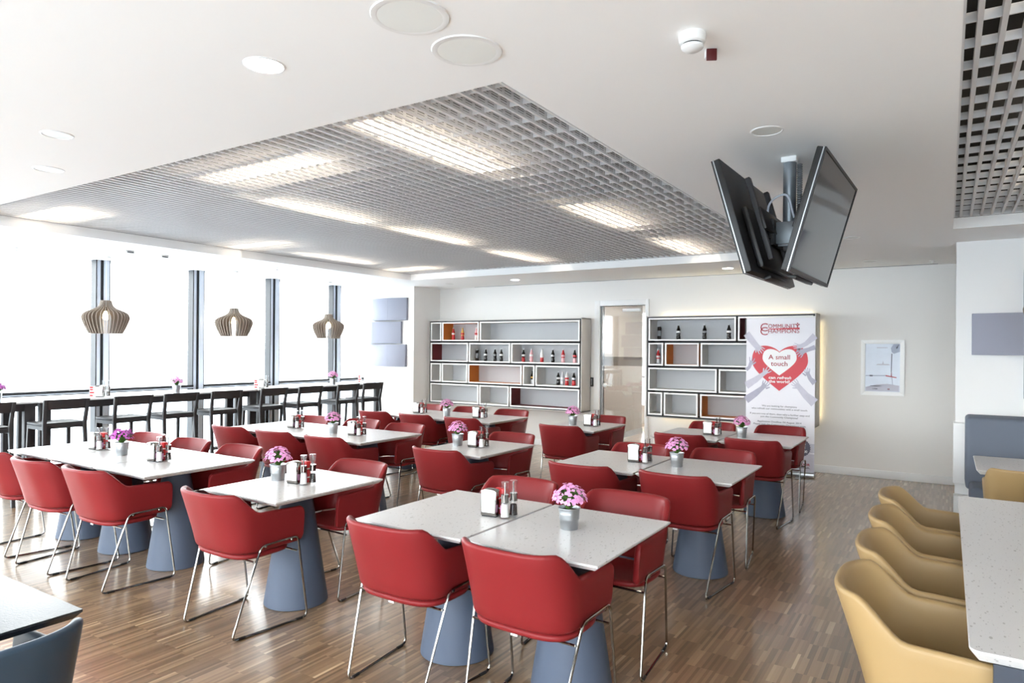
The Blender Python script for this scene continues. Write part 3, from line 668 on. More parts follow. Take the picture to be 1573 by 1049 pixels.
# ---------------------------------------------------------------- flower pots
def leaf_mesh():
    m = MB(); L, Wd = 0.088, 0.023; n = 6; vs_ = []; fs = []
    for i in range(n + 1):
        u = i / n; wv = Wd * math.sin(PI * min(1, 0.12 + u * 0.88)) ** 0.7 * (1 if u < 1 else 0.05); x = L * u; z = 0.028 * math.sin(u * 2.2)
        vs_ += [(x, -wv, z + 0.006), (x, 0, z), (x, wv, z + 0.006)]
    for i in range(n):
        for q in range(2): fs.append((i * 3 + q, i * 3 + q + 1, i * 3 + q + 4, i * 3 + q + 3))
    k = len(vs_); vs_ += [(x, y, z - 0.0015) for x, y, z in vs_]
    fs += [tuple(q + k for q in f[::-1]) for f in list(fs)]
    return m.add(vs_, fs)
def make_pot(petal, seed, open_=1.0):
    rnd = random.Random(seed)
    t = thing('flower_pot', 'x', 'potted plant', (0, 0, 0), 0, 'galvanised pots of flowers')
    pr = [(0.040, 0.0), (0.0425, 0.001), (0.0455, 0.045), (0.0485, 0.052), (0.0470, 0.057), (0.0492, 0.062), (0.0478, 0.067), (0.0500, 0.072), (0.0490, 0.076), (0.0515, 0.098), (0.0545, 0.100), (0.0545, 0.104), (0.0500, 0.104), (0.0480, 0.09)]
    MB().lathe(pr, seg=28, cap1=False).build('pot', 'brushed', t, angle=45)
    MB().lathe([(0.0485, 0.088), (0.02, 0.094), (0.001, 0.095)], seg=20, cap0=False).build('soil', 'soil', t)
    lf = None
    for i in range(11):
        a = 2 * PI * i / 11 + rnd.uniform(-0.2, 0.2); el = -rnd.uniform(0.25, 0.95); loc = (0.014 * math.cos(a), 0.014 * math.sin(a), 0.096 + rnd.uniform(0, 0.012))
        if lf is None: lf = leaf_mesh().build('leaf', 'leaf', t); lf.location = loc; lf.rotation_euler = (0, el, a)
        else: copy_part(lf, t, loc, (0, el, a))
    m = MB(); st = MB()
    for i in range(150):
        u = rnd.random(); a = rnd.uniform(0, 2 * PI); ph = math.acos(1 - u * 1.05)
        R_ = 0.079 * rnd.uniform(0.86, 1.08)
        c = Vector((R_ * math.sin(ph) * math.cos(a), R_ * math.sin(ph) * math.sin(a), 0.138 + R_ * 0.95 * math.cos(ph)))
        nrm = (c - Vector((0, 0, 0.10))).normalized(); tx = nrm.orthogonal().normalized(); ty = nrm.cross(tx); rot = rnd.uniform(0, PI)
        if i % 3 == 0: st.tube([(0, 0, 0.095), tuple(c * 0.6 + Vector((0, 0, 0.045))), tuple(c - nrm * 0.004)], 0.0013, 4)
        for q in range(4):
            b = rot + q * PI / 2; d = tx * math.cos(b) + ty * math.sin(b); e = tx * -math.sin(b) + ty * math.cos(b); r = 0.0112 * rnd.uniform(0.85, 1.15)
            p = [c, c + d * r * 0.55 + e * r * 0.5 + nrm * 0.0022, c + d * r * 1.05 + nrm * 0.001, c + d * r * 0.55 - e * r * 0.5 + nrm * 0.0022]
            k = len(m.v); m.v += [tuple(v) for v in p] + [tuple(v - nrm * 0.0012) for v in p]; m.f += [(k, k + 1, k + 2, k + 3), (k + 7, k + 6, k + 5, k + 4), (k, k + 4, k + 5, k + 1), (k + 1, k + 5, k + 6, k + 2), (k + 2, k + 6, k + 7, k + 3), (k + 3, k + 7, k + 4, k)]; m.mi += [0] * 6
    bl = m.build('blossom_head', petal, t); bl['kind'] = 'stuff'
    s2 = st.build('stem_bundle', 'leaf', t); s2['kind'] = 'stuff'
    return t
pink0 = make_pot('pink', 3); mag0 = make_pot('magenta', 9)
FL = {(0, 0): (-1.535, 2.925), (0, 2): (-3.66, 2.91), (0, 4): (-5.49, 2.87), (1, 0): (-1.69, 4.93), (1, 2): (-3.67, 4.85), (1, 4): (-5.2, 4.80), (2, 0): (-1.72, 6.95), (2, 2): (-3.60, 6.93), (2, 4): (-5.36, 6.85)}
for (r, c), (x, y) in FL.items():
    pr_ = mag0 if (r, c) in ((0, 4),) else pink0
    put_chair(pr_, 'pot_' + ('m' if pr_ is mag0 else 'p'), (x, y, TZ), random.uniform(0, 6), 'galvanised pot of %s blossoms on the %s' % ('magenta' if pr_ is mag0 else 'pink', place(r, c)))

# ---------------------------------------------------------------- condiment sets
def make_dispenser():
    t = thing('napkin_dispenser', 'x', 'napkin dispenser', (0, 0, 0), 0, 'chrome napkin dispensers')
    m = MB(); W, H, D = 0.088, 0.142, 0.05
    arc = [(-W / 2, 0.006), (W / 2, 0.006), (W / 2, H - 0.014)] + [(W / 2 * math.cos(PI * q / 8) * 1.0, H - 0.014 + 0.014 * math.sin(PI * q / 8)) for q in range(1, 8)] + [(-W / 2, H - 0.014)]
    m.prism(arc, 'y', -D / 2, D / 2); m.build('casing', 'chrome', t, bevel=0.003)
    for s in (-1, 1):
        y0_, y1_ = (-D / 2 - 0.0012, -D / 2 + 0.001) if s < 0 else (D / 2 - 0.001, D / 2 + 0.0012)
        box_o('napkin_face', (-W / 2 + 0.006, W / 2 - 0.006, y0_, y1_, 0.022, H - 0.024), 'napkin', t)
    box_o('foot', (-W / 2 + 0.004, W / 2 - 0.004, -D / 2 + 0.004, D / 2 - 0.004, 0, 0.006), 'black', t)
    return t
def make_grinder(fill, nm, cat):
    t = thing(nm, 'x', cat, (0, 0, 0), 0, 'clear acrylic grinders')
    MB().lathe([(0.024, 0), (0.0255, 0.004), (0.023, 0.02), (0.0195, 0.095), (0.0195, 0.112)], seg=20).build('body', 'clear', t)
    MB().lathe([(0.021, 0.010), (0.0195, 0.02), (0.0165, 0.076 if fill == 'salt' else 0.064)], seg=18).build('filling', fill, t)
    MB().lathe([(0.0200, 0.082), (0.0200, 0.122)], seg=20).build('steel_band', 'chrome', t)
    MB().lathe([(0.0175, 0.123), (0.0170, 0.143), (0.0205, 0.182), (0.0200, 0.187), (0.006, 0.189)], seg=20).build('cap', 'clear', t)
    MB().lathe([(0.004, 0.123), (0.004, 0.182)], seg=8).build('spindle', 'chrome', t)
    return t
def make_sauce():
    t = thing('sauce_bottle', 'x', 'sauce bottle', (0, 0, 0), 0, 'small red sauce bottles')
    MB().lathe([(0.016, 0), (0.0175, 0.003), (0.0175, 0.07), (0.0135, 0.085), (0.0125, 0.092)], seg=18).build('bottle', 'darksauce', t)
    MB().lathe([(0.0179, 0.018), (0.0179, 0.06)], seg=18, cap0=False, cap1=False).build('label', 'pink', t)
    MB().lathe([(0.0135, 0.092), (0.0135, 0.105), (0.007, 0.112), (0.003, 0.134)], seg=14).build('cap', 'sauce', t)
    return t
def make_sachets():
    t = thing('sachet_box', 'x', 'sachet box', (0, 0, 0), 0, 'red sachet boxes')
    box_o('box', (-0.032, 0.032, -0.02, 0.02, 0, 0.135), 'cardred', t, 0.003)
    for z in (0.03, 0.085): box_o('white_band', (-0.0325, 0.0325, -0.0205, 0.0205, z, z + 0.008), 'napkin', t)
    return t
dsp0, salt0, pep0, sauce0, sach0 = make_dispenser(), make_grinder('salt', 'salt_grinder', 'grinder'), make_grinder('pepper', 'pepper_grinder', 'grinder'), make_sauce(), make_sachets()
CD = {(0, 1): (-1.99, 2.915), (0, 2): (-3.49, 2.90), (0, 3): (-5.03, 2.86), (0, 5): (-5.98, 2.90), (1, 1): (-2.03, 4.93), (1, 2): (-3.5, 4.85), (1, 3): (-4.93, 4.80), (1, 5): (-5.9, 4.86), (2, 1): (-2.06, 6.95), (2, 2): (-3.41, 6.93), (2, 3): (-4.92, 6.88), (2, 5): (-5.92, 6.92)}
def condiments(x, y, z, ph):
    put_chair(dsp0, 'd', (x, y, z), 0.12, 'chrome napkin dispenser with white napkins on the ' + ph)
    put_chair(sach0, 'sb', (x + 0.022, y + 0.066, z), 0.1, 'red and white sachet box behind the dispenser on the ' + ph)
    put_chair(salt0, 's', (x + 0.092, y - 0.004, z), 0, 'clear grinder of white salt on the ' + ph)
    put_chair(pep0, 'p', (x + 0.105, y + 0.058, z), 0, 'clear grinder of dark pepper on the ' + ph)
    put_chair(sauce0, 'sa', (x + 0.066, y + 0.024, z), 0, 'red nozzle sauce bottle on the ' + ph)
for (r, c), (x, y) in CD.items(): condiments(x, y, TZ, place(r, c))

# ---------------------------------------------------------------- window bar and stools
BZ, BX0, BX1 = 1.0, -8.2, -8.8
bars_y = [(-0.6, 0.64), (0.66, 3.40), (3.42, 6.16), (6.18, 8.66)]
names = ['bar table mostly outside the view', 'black bar table nearest the viewer along the windows', 'long black bar table in the middle of the windows', 'black bar table ending beside the pillar']
for (y0, y1), nm in zip(bars_y, names):
    if y1 < 1: continue
    t = thing('bar_table', nm, 'bar table', (0, 0, 0), 0, 'bar tables along the windows')
    box_o('top', (BX1, BX0, y0, y1, BZ - 0.022, BZ), 'barwhite', t, 0.002)
    box_o('edge_band', (BX1 + 0.004, BX0 - 0.004 + 0.008, y0 + 0.002, y1 - 0.002, BZ - 0.034, BZ - 0.020), 'blackwood', t)
    b = MB(); b.box(BX0 - 0.05, BX0 - 0.025, y0 + 0.1, y1 - 0.1, BZ - 0.10, BZ - 0.034); b.box(BX1 + 0.025, BX1 + 0.05, y0 + 0.1, y1 - 0.1, BZ - 0.10, BZ - 0.034); b.build('apron', 'blackwood', t)
    for x in (BX0 - 0.075, BX1 + 0.01):
        for y in (y0 + 0.012, y1 - 0.012 - 0.105): box_o('leg', (x, x + 0.065, y, y + 0.105, 0, BZ - 0.034), 'blackwood', t, 0.003)
def make_stool():
    t = thing('bar_stool', 'x', 'bar stool', (0, 0, 0), 0, 'black bar stools')   # local +y faces the bar
    SZ = 0.795
    m = MB(); m.box(-0.205, 0.205, -0.16, 0.20, SZ - 0.03, SZ); m.build('seat', 'blackwood', t, bevel=0.012)
    m = MB(); m.box(-0.2, 0.2, 0.165, 0.185, SZ - 0.07, SZ - 0.03); m.box(-0.2, 0.2, -0.175, -0.155, SZ - 0.06, SZ - 0.02); m.box(-0.205, -0.185, -0.16, 0.18, SZ - 0.07, SZ - 0.03); m.box(0.185, 0.205, -0.16, 0.18, SZ - 0.07, SZ - 0.03); m.build('seat_rail', 'blackwood', t)
    # backrest board, gently curved
    m = MB(); n = 8; vs_ = []; fs = []
    for i in range(n + 1):
        x = -0.205 + 0.41 * i / n; d = -0.02 * (1 - (2 * i / n - 1) ** 2)
        vs_ += [(x, -0.212 + d, 0.935), (x, -0.196 + d, 0.935), (x, -0.216 + d, 1.04), (x, -0.234 + d, 1.04)]
    for i in range(n):
        for q in range(4): q2 = (q + 1) % 4; fs.append((i * 4 + q, i * 4 + q2, i * 4 + 4 + q2, i * 4 + 4 + q))
    fs += [(0, 1, 2, 3), (n * 4 + 3, n * 4 + 2, n * 4 + 1, n * 4)]
    m.add(vs_, fs); m.build('backrest', 'blackwood', t)
    for s in (-1, 1):
        MB().add([(s * 0.185, -0.215, 0), (s * 0.22, -0.215, 0), (s * 0.22, -0.25, 0), (s * 0.185, -0.25, 0),
                  (s * 0.175, -0.165, SZ - 0.02), (s * 0.21, -0.165, SZ - 0.02), (s * 0.21, -0.20, SZ - 0.02), (s * 0.175, -0.20, SZ - 0.02),
                  (s * 0.185, -0.218, 1.04), (s * 0.22, -0.218, 1.04), (s * 0.22, -0.246, 1.04), (s * 0.185, -0.246, 1.04)],
                 [(0, 1, 2, 3), (8, 9, 10, 11)] + [(l_ * 4 + q, l_ * 4 + (q + 1) % 4, l_ * 4 + 4 + (q + 1) % 4, l_ * 4 + 4 + q) for l_ in range(2) for q in range(4)]).build('rear_leg', 'blackwood', t, bevel=0.004)
        MB().add([(s * 0.19, 0.225, 0), (s * 0.222, 0.225, 0), (s * 0.222, 0.195, 0), (s * 0.19, 0.195, 0), (s * 0.172, 0.19, SZ - 0.03), (s * 0.205, 0.19, SZ - 0.03), (s * 0.205, 0.158, SZ - 0.03), (s * 0.172, 0.158, SZ - 0.03)],
                 [(0, 1, 2, 3), (4, 5, 6, 7)] + [(q, (q + 1) % 4, 4 + (q + 1) % 4, 4 + q) for q in range(4)]).build('front_leg', 'blackwood', t, bevel=0.003)
        MB().box(min(s * 0.19, s * 0.208), max(s * 0.19, s * 0.208), -0.2, 0.19, 0.24, 0.265).build('side_rung', 'blackwood', t)
    box_o('foot_rest', (-0.2, 0.2, 0.185, 0.21, 0.24, 0.275), 'blackwood', t, 0.003); box_o('rear_rung', (-0.19, 0.19, -0.225, -0.205, 0.30, 0.325), 'blackwood', t, 0.003)
    return t
st0 = make_stool()
SY = [2.80, 3.486, 4.175, 4.752, 5.361, 6.086, 6.712, 7.454, 7.983]
sl = ['cut off by the frame edge', 'first full one from the frame edge', 'beside the first mullion', 'below the second flower pot', 'before the middle bar joint', 'just past the middle bar joint', 'seventh along the bar', 'next to the last one', 'closest to the pillar']
for y, q in zip(SY, sl):
    put_chair(st0, 'stool', (-7.965, y, 0), PI / 2 + random.uniform(-0.02, 0.02), 'black wooden bar stool with a board back, ' + q)
for (y, m0, lab) in ((3.06, mag0, 'galvanised pot of loose magenta flowers at the frame edge of the bar'), (5.02, pink0, 'galvanised pot of pink flowers on the bar beside the second mullion'), (7.65, pink0, 'galvanised pot of pink flowers on the bar near the pillar')):
    put_chair(m0, 'pot_' + ('m' if m0 is mag0 else 'p'), (-8.30, y, BZ), 1.0, lab)
def make_card():
    t = thing('menu_card', 'x', 'menu card', (0, 0, 0), 0, 'red and white cards on the bar')
    box_o('card', (-0.03, 0.03, -0.004, 0.004, 0, 0.13), 'napkin', t)
    for z in (0.012, 0.045, 0.08, 0.106): box_o('red_print', (-0.026, 0.012 if z != 0.045 else 0.026, -0.005, -0.0035, z, z + 0.02), 'cardred', t)
    return t
card0 = make_card()
for y, ph in ((4.08, 'bar by the first mullion'), (6.30, 'bar by the middle joint')):
    put_chair(card0, 'card', (-8.33, y - 0.065, BZ), 0.55, 'upright red and white card on the ' + ph)
    put_chair(dsp0, 'd', (-8.33, y + 0.02, BZ), 0.6, 'chrome napkin dispenser on the ' + ph)
    put_chair(pep0, 'p', (-8.33, y + 0.115, BZ), 0, 'clear pepper grinder on the ' + ph); put_chair(salt0, 's', (-8.40, y + 0.10, BZ), 0, 'clear salt grinder on the ' + ph)
put_chair(card0, 'card', (-8.48, 8.42, BZ), 0.4, 'upright red and white card at the pillar end of the bar')
t = thing('menu_holder', 'clear acrylic menu holder with a white sheet at the bar end', 'menu holder', (-8.30, 8.50, BZ), 0.45)
box_o('sheet', (-0.075, 0.075, -0.002, 0.002, 0.02, 0.2), 'napkin', t); box_o('base', (-0.08, 0.08, -0.035, 0.035, 0, 0.014), 'bannergrey', t, 0.003)
for q in range(5): box_o('text_line', (-0.06 + q * 0.026, -0.05 + q * 0.026, -0.003, -0.0018, 0.06, 0.18), 'bannergrey', t)

# ---------------------------------------------------------------- pendant lamps
def make_pendant():
    t = thing('pendant_lamp', 'x', 'pendant lamp', (0, 0, 0), 0, 'onion shaped fin pendants')   # origin at ceiling
    top = -0.53; H = 0.40
    outer = [(0.062, 0.0), (0.064, -0.02), (0.072, -0.05), (0.086, -0.072), (0.112, -0.092), (0.148, -0.110), (0.192, -0.128), (0.228, -0.148), (0.248, -0.172), (0.256, -0.20), (0.254, -0.225), (0.243, -0.26), (0.224, -0.31), (0.198, -0.365), (0.180, -0.40)]
    inner = [(0.115, -0.40), (0.142, -0.34), (0.165, -0.27), (0.172, -0.215), (0.155, -0.18), (0.11, -0.15), (0.07, -0.128), (0.045, -0.10), (0.032, -0.06), (0.032, 0.0)]
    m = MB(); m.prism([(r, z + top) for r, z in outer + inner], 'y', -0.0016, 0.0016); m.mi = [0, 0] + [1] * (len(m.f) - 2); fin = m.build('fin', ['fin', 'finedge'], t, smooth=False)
    n = 34
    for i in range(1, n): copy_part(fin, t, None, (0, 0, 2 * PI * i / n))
    MB().lathe([(0.03, top - 0.08), (0.03, top + 0.004)], seg=18).build('collar', 'plastic', t)
    MB().lathe([(0.02, top - 0.13), (0.02, top - 0.08)], seg=16).build('socket', 'black', t)
    MB().lathe([(0.014, top - 0.13), (0.03, top - 0.155), (0.04, top - 0.185), (0.036, top - 0.215), (0.018, top - 0.232), (0.002, top - 0.235)], seg=20).build('bulb', 'bulb', t)
    MB().tube([(0, 0, top), (0, 0, 0)], 0.0022, 6).build('cord', 'plastic', t); MB().lathe([(0.05, -0.022), (0.052, -0.018), (0.052, 0)], seg=20).build('canopy', 'plastic', t)
    return t
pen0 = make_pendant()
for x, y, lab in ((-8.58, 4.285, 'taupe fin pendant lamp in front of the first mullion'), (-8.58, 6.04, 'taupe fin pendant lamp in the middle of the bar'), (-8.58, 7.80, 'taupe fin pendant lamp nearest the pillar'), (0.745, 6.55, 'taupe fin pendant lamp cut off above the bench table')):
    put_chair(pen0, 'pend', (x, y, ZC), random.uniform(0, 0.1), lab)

# ---------------------------------------------------------------- acoustic panels
def acoustic(x0, x1, z0, z1, fold, yw, m, label, fold_out):
    t = thing('acoustic_panel', label, 'acoustic panel', (0, yw, 0), 0, 'folded acoustic wall panels')
    d0, d1 = 0.05, 0.13
    dl, dr = (d0, d0) if not fold_out else (d0, d0)
    m_ = MB()
    m_.prism([(x0, -dl), (fold, -d1), (fold, 0), (x0, 0)], 'z', z0, z1); m_.build('left_facet', m, t, bevel=0.004)
    m_ = MB(); m_.prism([(fold, -d1), (x1, -dr), (x1, 0), (fold, 0)], 'z', z0, z1); m_.build('right_facet', m, t, bevel=0.004)
PY_ = PILLAR[1]
acoustic(-8.79, -7.97, 2.085, 2.48, -8.336, PY_, 'acoustic', 'lilac grey folded acoustic panel, topmost on the pillar', 1)
acoustic(-8.925, -8.10, 1.675, 2.065, -8.70, PY_, 'acoustic', 'lilac grey folded acoustic panel, middle one on the pillar', 1)
acoustic(-8.84, -7.99, 1.27, 1.66, -8.349, PY_, 'acoustic', 'lilac grey folded acoustic panel, lowest on the pillar', 1)
acoustic(0.595, 1.42, 1.99, 2.38, 1.05, 7.9, 'acoustic2', 'slate grey acoustic panel, upper one over the bench', 1)
acoustic(0.197, 1.03, 1.583, 1.978, 0.75, 7.9, 'acoustic2', 'slate grey acoustic panel, widest in view over the bench', 1)
acoustic(0.6, 1.42, 1.18, 1.571, 1.0, 7.9, 'acoustic2', 'slate grey acoustic panel, lower sliver over the bench', 1)
t = thing('wall_switch', 'white square wall switch on the pillar beside the lowest panel', 'switch', (-7.93, PY_, 1.49)); box_o('plate', (-0.045, 0.045, -0.012, 0, -0.042, 0.042), 'plastic', t, 0.004); box_o('rocker', (-0.03, 0.03, -0.018, -0.012, -0.03, 0.03), 'trim', t, 0.003)
t = thing('wall_thermostat', 'white round dial above the wall switch on the pillar', 'thermostat', (-7.935, PY_, 1.60)); o = MB().lathe([(0.038, 0), (0.038, 0.012), (0.03, 0.018)], seg=20).build('dial', 'plastic', t); o.rotation_euler = (PI / 2, 0, 0)

# ---------------------------------------------------------------- bottle shelves
SF, SBK = 9.45, 9.765
def shelf(x0, x1, z0, z1, rows, label):
    t = thing('shelf_unit', label, 'shelf', (0, 0, 0), 0, 'wall shelves with offset boxes')
    c = MB(); e = 0.012
    c.box(x0, x0 + e, SF, SBK, z0, z1); c.box(x1 - e, x1, SF, SBK, z0, z1); c.box(x0, x1, SF, SBK, z0, z0 + e); c.box(x0, x1, SF, SBK, z1 - e, z1)
    c.build('case', 'case', t, smooth=False)
    box_o('back_board', (x0 + e, x1 - e, SBK - 0.02, SBK, z0 + e, z1 - e), 'caseline', t)
    b = MB(); lw = 0.018
    for q in ((x0 + e, x0 + e + lw, z0 + e, z1 - e), (x1 - e - lw, x1 - e, z0 + e, z1 - e), (x0 + e + lw, x1 - e - lw, z0 + e, z0 + e + lw), (x0 + e + lw, x1 - e - lw, z1 - e - lw, z1 - e)): b.box(q[0], q[1], SF + 0.012, SBK - 0.02, q[2], q[3])
    b.build('inner_edge', 'caseline', t, smooth=False)
    for (za, zb, cells) in rows:
        for xa, xb, lin in cells:
            k_ = 0.020; y0, y1 = SF - 0.012, SBK - 0.03
            f = MB()
            for q in ((xa, xb, za, za + k_), (xa, xb, zb - k_, zb), (xa, xa + k_, za + k_, zb - k_), (xb - k_, xb, za + k_, zb - k_)): f.box(q[0], q[1], y0, y0 + 0.02, q[2], q[3])
            cu = f.build('cubby', 'rim', t, smooth=False)
            i = MB(); w2 = 0.008
            for q in ((xa + k_ - w2, xb - k_ + w2, za + k_ - w2, za + k_), (xa + k_ - w2, xb - k_ + w2, zb - k_, zb - k_ + w2), (xa + k_ - w2, xa + k_, za + k_, zb - k_), (xb - k_, xb - k_ + w2, za + k_, zb - k_)): i.box(q[0], q[1], y0 + 0.02, y1, q[2], q[3])
            i.build('lining', lin, cu, smooth=False)
            box_o('back_panel', (xa + k_ - w2, xb - k_ + w2, y1, y1 + 0.008, za + k_ - w2, zb - k_ + w2), 'linen', cu)
    return t
L, O, R_ = 'lining', 'orange', 'maroon'
ZR = [(1.727, 2.054), (1.367, 1.694), (1.007, 1.334), (0.65, 0.978)]
shelf(-7.81, -4.765, 0.62, 2.09, [
    (ZR[0][0], ZR[0][1], [(-7.76, -7.53, L), (-7.505, -6.72, O), (-6.692, -4.80, L)]),
    (ZR[1][0], ZR[1][1], [(-7.76, -6.943, R_), (-6.914, -6.081, L), (-6.054, -4.80, L)]),
    (ZR[2][0], ZR[2][1], [(-7.76, -7.53, L), (-7.505, -6.955, L), (-6.932, -5.852, O), (-5.827, -5.612, L), (-5.585, -4.80, L)]),
    (ZR[3][0], ZR[3][1], [(-7.76, -6.716, L), (-6.69, -6.10, L), (-6.074, -4.80, R_)])], 'long white box shelf of bottles beside the pillar')
ZS = [(1.737, 2.064), (1.377, 1.704), (1.017, 1.344), (0.66, 0.988)]
shelf(-3.716, -1.42, 0.62, 2.095, [
    (ZS[0][0], ZS[0][1], [(-3.675, -2.427, L), (-2.397, -1.455, R_)]),
    (ZS[1][0], ZS[1][1], [(-3.675, -3.455, L), (-3.425, -2.935, O), (-2.906, -1.455, L)]),
    (ZS[2][0], ZS[2][1], [(-3.675, -2.683, L), (-2.652, -1.455, L)]),
    (ZS[3][0], ZS[3][1], [(-3.675, -3.464, L), (-3.435, -2.945, L), (-2.908, -1.455, O)])], 'shorter white box shelf half hidden by the banner')
t = thing('led_strip', 'warm glowing strip behind the shelf by the banner', 'light strip', (0, 0, 0))
for z in (2.078, 0.637): box_o('diode_band', (-3.6, -1.5, 9.772, 9.78, z - 0.006, z + 0.006), 'led', t)
box_o('diode_band', (-1.45, -1.438, 9.772, 9.78, 0.7, 2.0), 'led', t); box_o('carrier', (-3.62, -1.43, 9.784, 9.796, 0.66, 2.06), 'midgrey', t)
# bottles
def make_bottle(body, lab_, can, cap, kind=0):
    t = thing('glass_bottle', 'x', 'bottle', (0, 0, 0), 0, 'collectors bottles on the shelves')
    if kind == 1:
        MB().lathe([(0.027, 0), (0.029, 0.004), (0.029, 0.17), (0.022, 0.185)], seg=16).build('body', body, t); MB().lathe([(0.0295, 0.05), (0.0295, 0.13)], seg=16, cap0=False, cap1=False).build('label', lab_, t); MB().lathe([(0.013, 0.185), (0.013, 0.2)], seg=12).build('cap', cap, t)
    else:
        MB().lathe([(0.026, 0), (0.03, 0.006), (0.0305, 0.04), (0.0255, 0.06), (0.0275, 0.075)], seg=16, cap1=False).build('foot_band', can, t)
        MB().lathe([(0.0275, 0.075), (0.031, 0.095), (0.031, 0.12), (0.027, 0.14), (0.017, 0.168), (0.0125, 0.188), (0.0125, 0.2)], seg=16, cap0=False).build('body', body, t)
        MB().lathe([(0.0315, 0.092), (0.0318, 0.108), (0.0315, 0.122)], seg=16, cap0=False, cap1=False).build('label', lab_, t)
        MB().lathe([(0.0145, 0.2), (0.0145, 0.212)], seg=12).build('cap', cap, t)
    return t
M['cola'] = mat('dark_cola_glass', (0.012, 0.009, 0.008, 1), 0.12); M['bred'] = mat('red_bottle_wrap', srgb(186, 40, 44), 0.35); M['bwhite'] = mat('white_bottle_wrap', (0.78, 0.77, 0.76, 1), 0.35)
M['bpink'] = mat('pale_pink_bottle_wrap', srgb(224, 170, 176), 0.35); M['bgold'] = mat('gold_bottle_wrap', srgb(206, 164, 84), 0.35); M['bsilver'] = mat('silver_bottle_wrap', srgb(186, 186, 190), 0.35, 0.4)
def bottle(x, zrow, body, lb, foot, cap, kind, label):
    t = make_bottle(body, lb, foot, cap, kind); t['label'] = label; t.location = (x, 9.60, zrow + 0.0205)
z1, z2, z3 = ZR[0][0], ZR[1][0], ZR[2][0]
bottle(-7.378, z1, 'bred', 'bwhite', 'bred', 'bwhite', 0, 'red bottle with a white label, leftmost in the upper orange box')
bottle(-7.176, z1, 'bgold', 'bred', 'bred', 'bgold', 0, 'gold and red bottle in the middle of the upper orange box')
bottle(-6.877, z1, 'bpink', 'bred', 'bwhite', 'bwhite', 0, 'pale pink bottle at the right end of the upper orange box')
bottle(-6.859, z2, 'cola', 'midgrey', 'cola', 'bsilver', 1, 'straight black flask beside three dark contour bottles')
bottle(-6.678, z2, 'cola', 'bwhite', 'cola', 'bsilver', 0, 'dark bottle with a white label next to the straight flask')
bottle(-6.485, z2, 'cola', 'midgrey', 'cola', 'bsilver', 0, 'plain dark bottle third in the box of four')
bottle(-6.356, z2, 'cola', 'bwhite', 'cola', 'bsilver', 0, 'dark bottle with a white label, last in the box of four')
for x, a, lab in ((-5.915, ('cola', 'bwhite', 'bred'), 'dark bottle with a red foot, first in the box of six'), (-5.761, ('bpink', 'bwhite', 'bpink'), 'pale pink bottle second in the box of six'), (-5.561, ('bwhite', 'bwhite', 'bred'), 'white bottle with a red foot, third in the box of six'),
                  (-5.358, ('cola', 'bsilver', 'cola'), 'dark bottle with a silver label, fourth in the box of six'), (-5.171, ('bred', 'bpink', 'bpink'), 'pink bottle with a red shoulder, fifth in the box of six'), (-4.963, ('cola', 'bred', 'bpink'), 'dark topped bottle with a pink label, last in the box of six')):
    bottle(x, z2, a[0], a[1], a[2], 'bsilver', 0, lab)
bottle(-5.738, z3, 'cola', 'bgold', 'bsilver', 'cola', 0, 'single dark bottle in the narrow box of the third row')
for x, a, lab in ((-5.255, ('cola', 'bwhite', 'cola'), 'brown bottle with a white label, first of four in the third row'), (-5.181, ('bsilver', 'bwhite', 'bsilver'), 'silver white bottle second of four in the third row'), (-5.101, ('bwhite', 'bred', 'bred'), 'white and red bottle third of four in the third row'), (-4.976, ('cola', 'bsilver', 'bred'), 'dark bottle with a red foot, last of four in the third row')):
    bottle(x, z3, a[0], a[1], a[2], 'bsilver', 0, lab)
bottle(-3.571, ZS[0][0], 'cola', 'midgrey', 'cola', 'bsilver', 1, 'straight black flask on the shelf by the banner')
bottle(-3.282, ZS[0][0], 'cola', 'bwhite', 'cola', 'bsilver', 0, 'dark bottle with a pale label beside the straight flask by the banner')
bottle(-2.902, ZS[0][0], 'cola', 'midgrey', 'cola', 'bsilver', 0, 'plain dark bottle in the top box by the banner')
bottle(-2.561, ZS[0][0], 'cola', 'bwhite', 'cola', 'bsilver', 0, 'dark bottle with a white label closest to the banner')
bottle(-3.585, ZS[1][0], 'bred', 'bwhite', 'bsilver', 'bwhite', 0, 'red and white bottle alone in the small square box')

# ---------------------------------------------------------------- roll-up banner
BW = 0.845
t = thing('rollup_banner', 'tall roll-up banner with a red heart and reaching grey hands', 'banner', (-2.25, 9.30, 0))
box_o('sheet', (0, BW, -0.002, 0.002, 0.05, 2.045), 'banner', t); box_o('cassette', (-0.01, BW + 0.01, -0.06, 0.04, 0.012, 0.065), 'brushed', t, 0.012); box_o('top_rail', (-0.004, BW + 0.004, -0.008, 0.008, 2.03, 2.05), 'trim', t, 0.003)
for x in (0.15, 0.68): box_o('foot', (x - 0.03, x + 0.03, -0.2, 0.12, 0, 0.012), 'midgrey', t)
MB().tube([(BW / 2, 0.02, 0.05), (BW / 2, 0.02, 2.03)], 0.008).build('pole', 'brushed', t)
YF = -0.0032
def flat(name, pts, m, y, parent=t):
    k = MB(); k.prism(pts, 'y', y, y + 0.0006); return k.build(name, m, parent, smooth=False)
flat('lower_tint', [(0, 0.05), (BW, 0.05), (BW, 0.30), (0, 0.30)], 'bannergrey', YF + 0.0004)
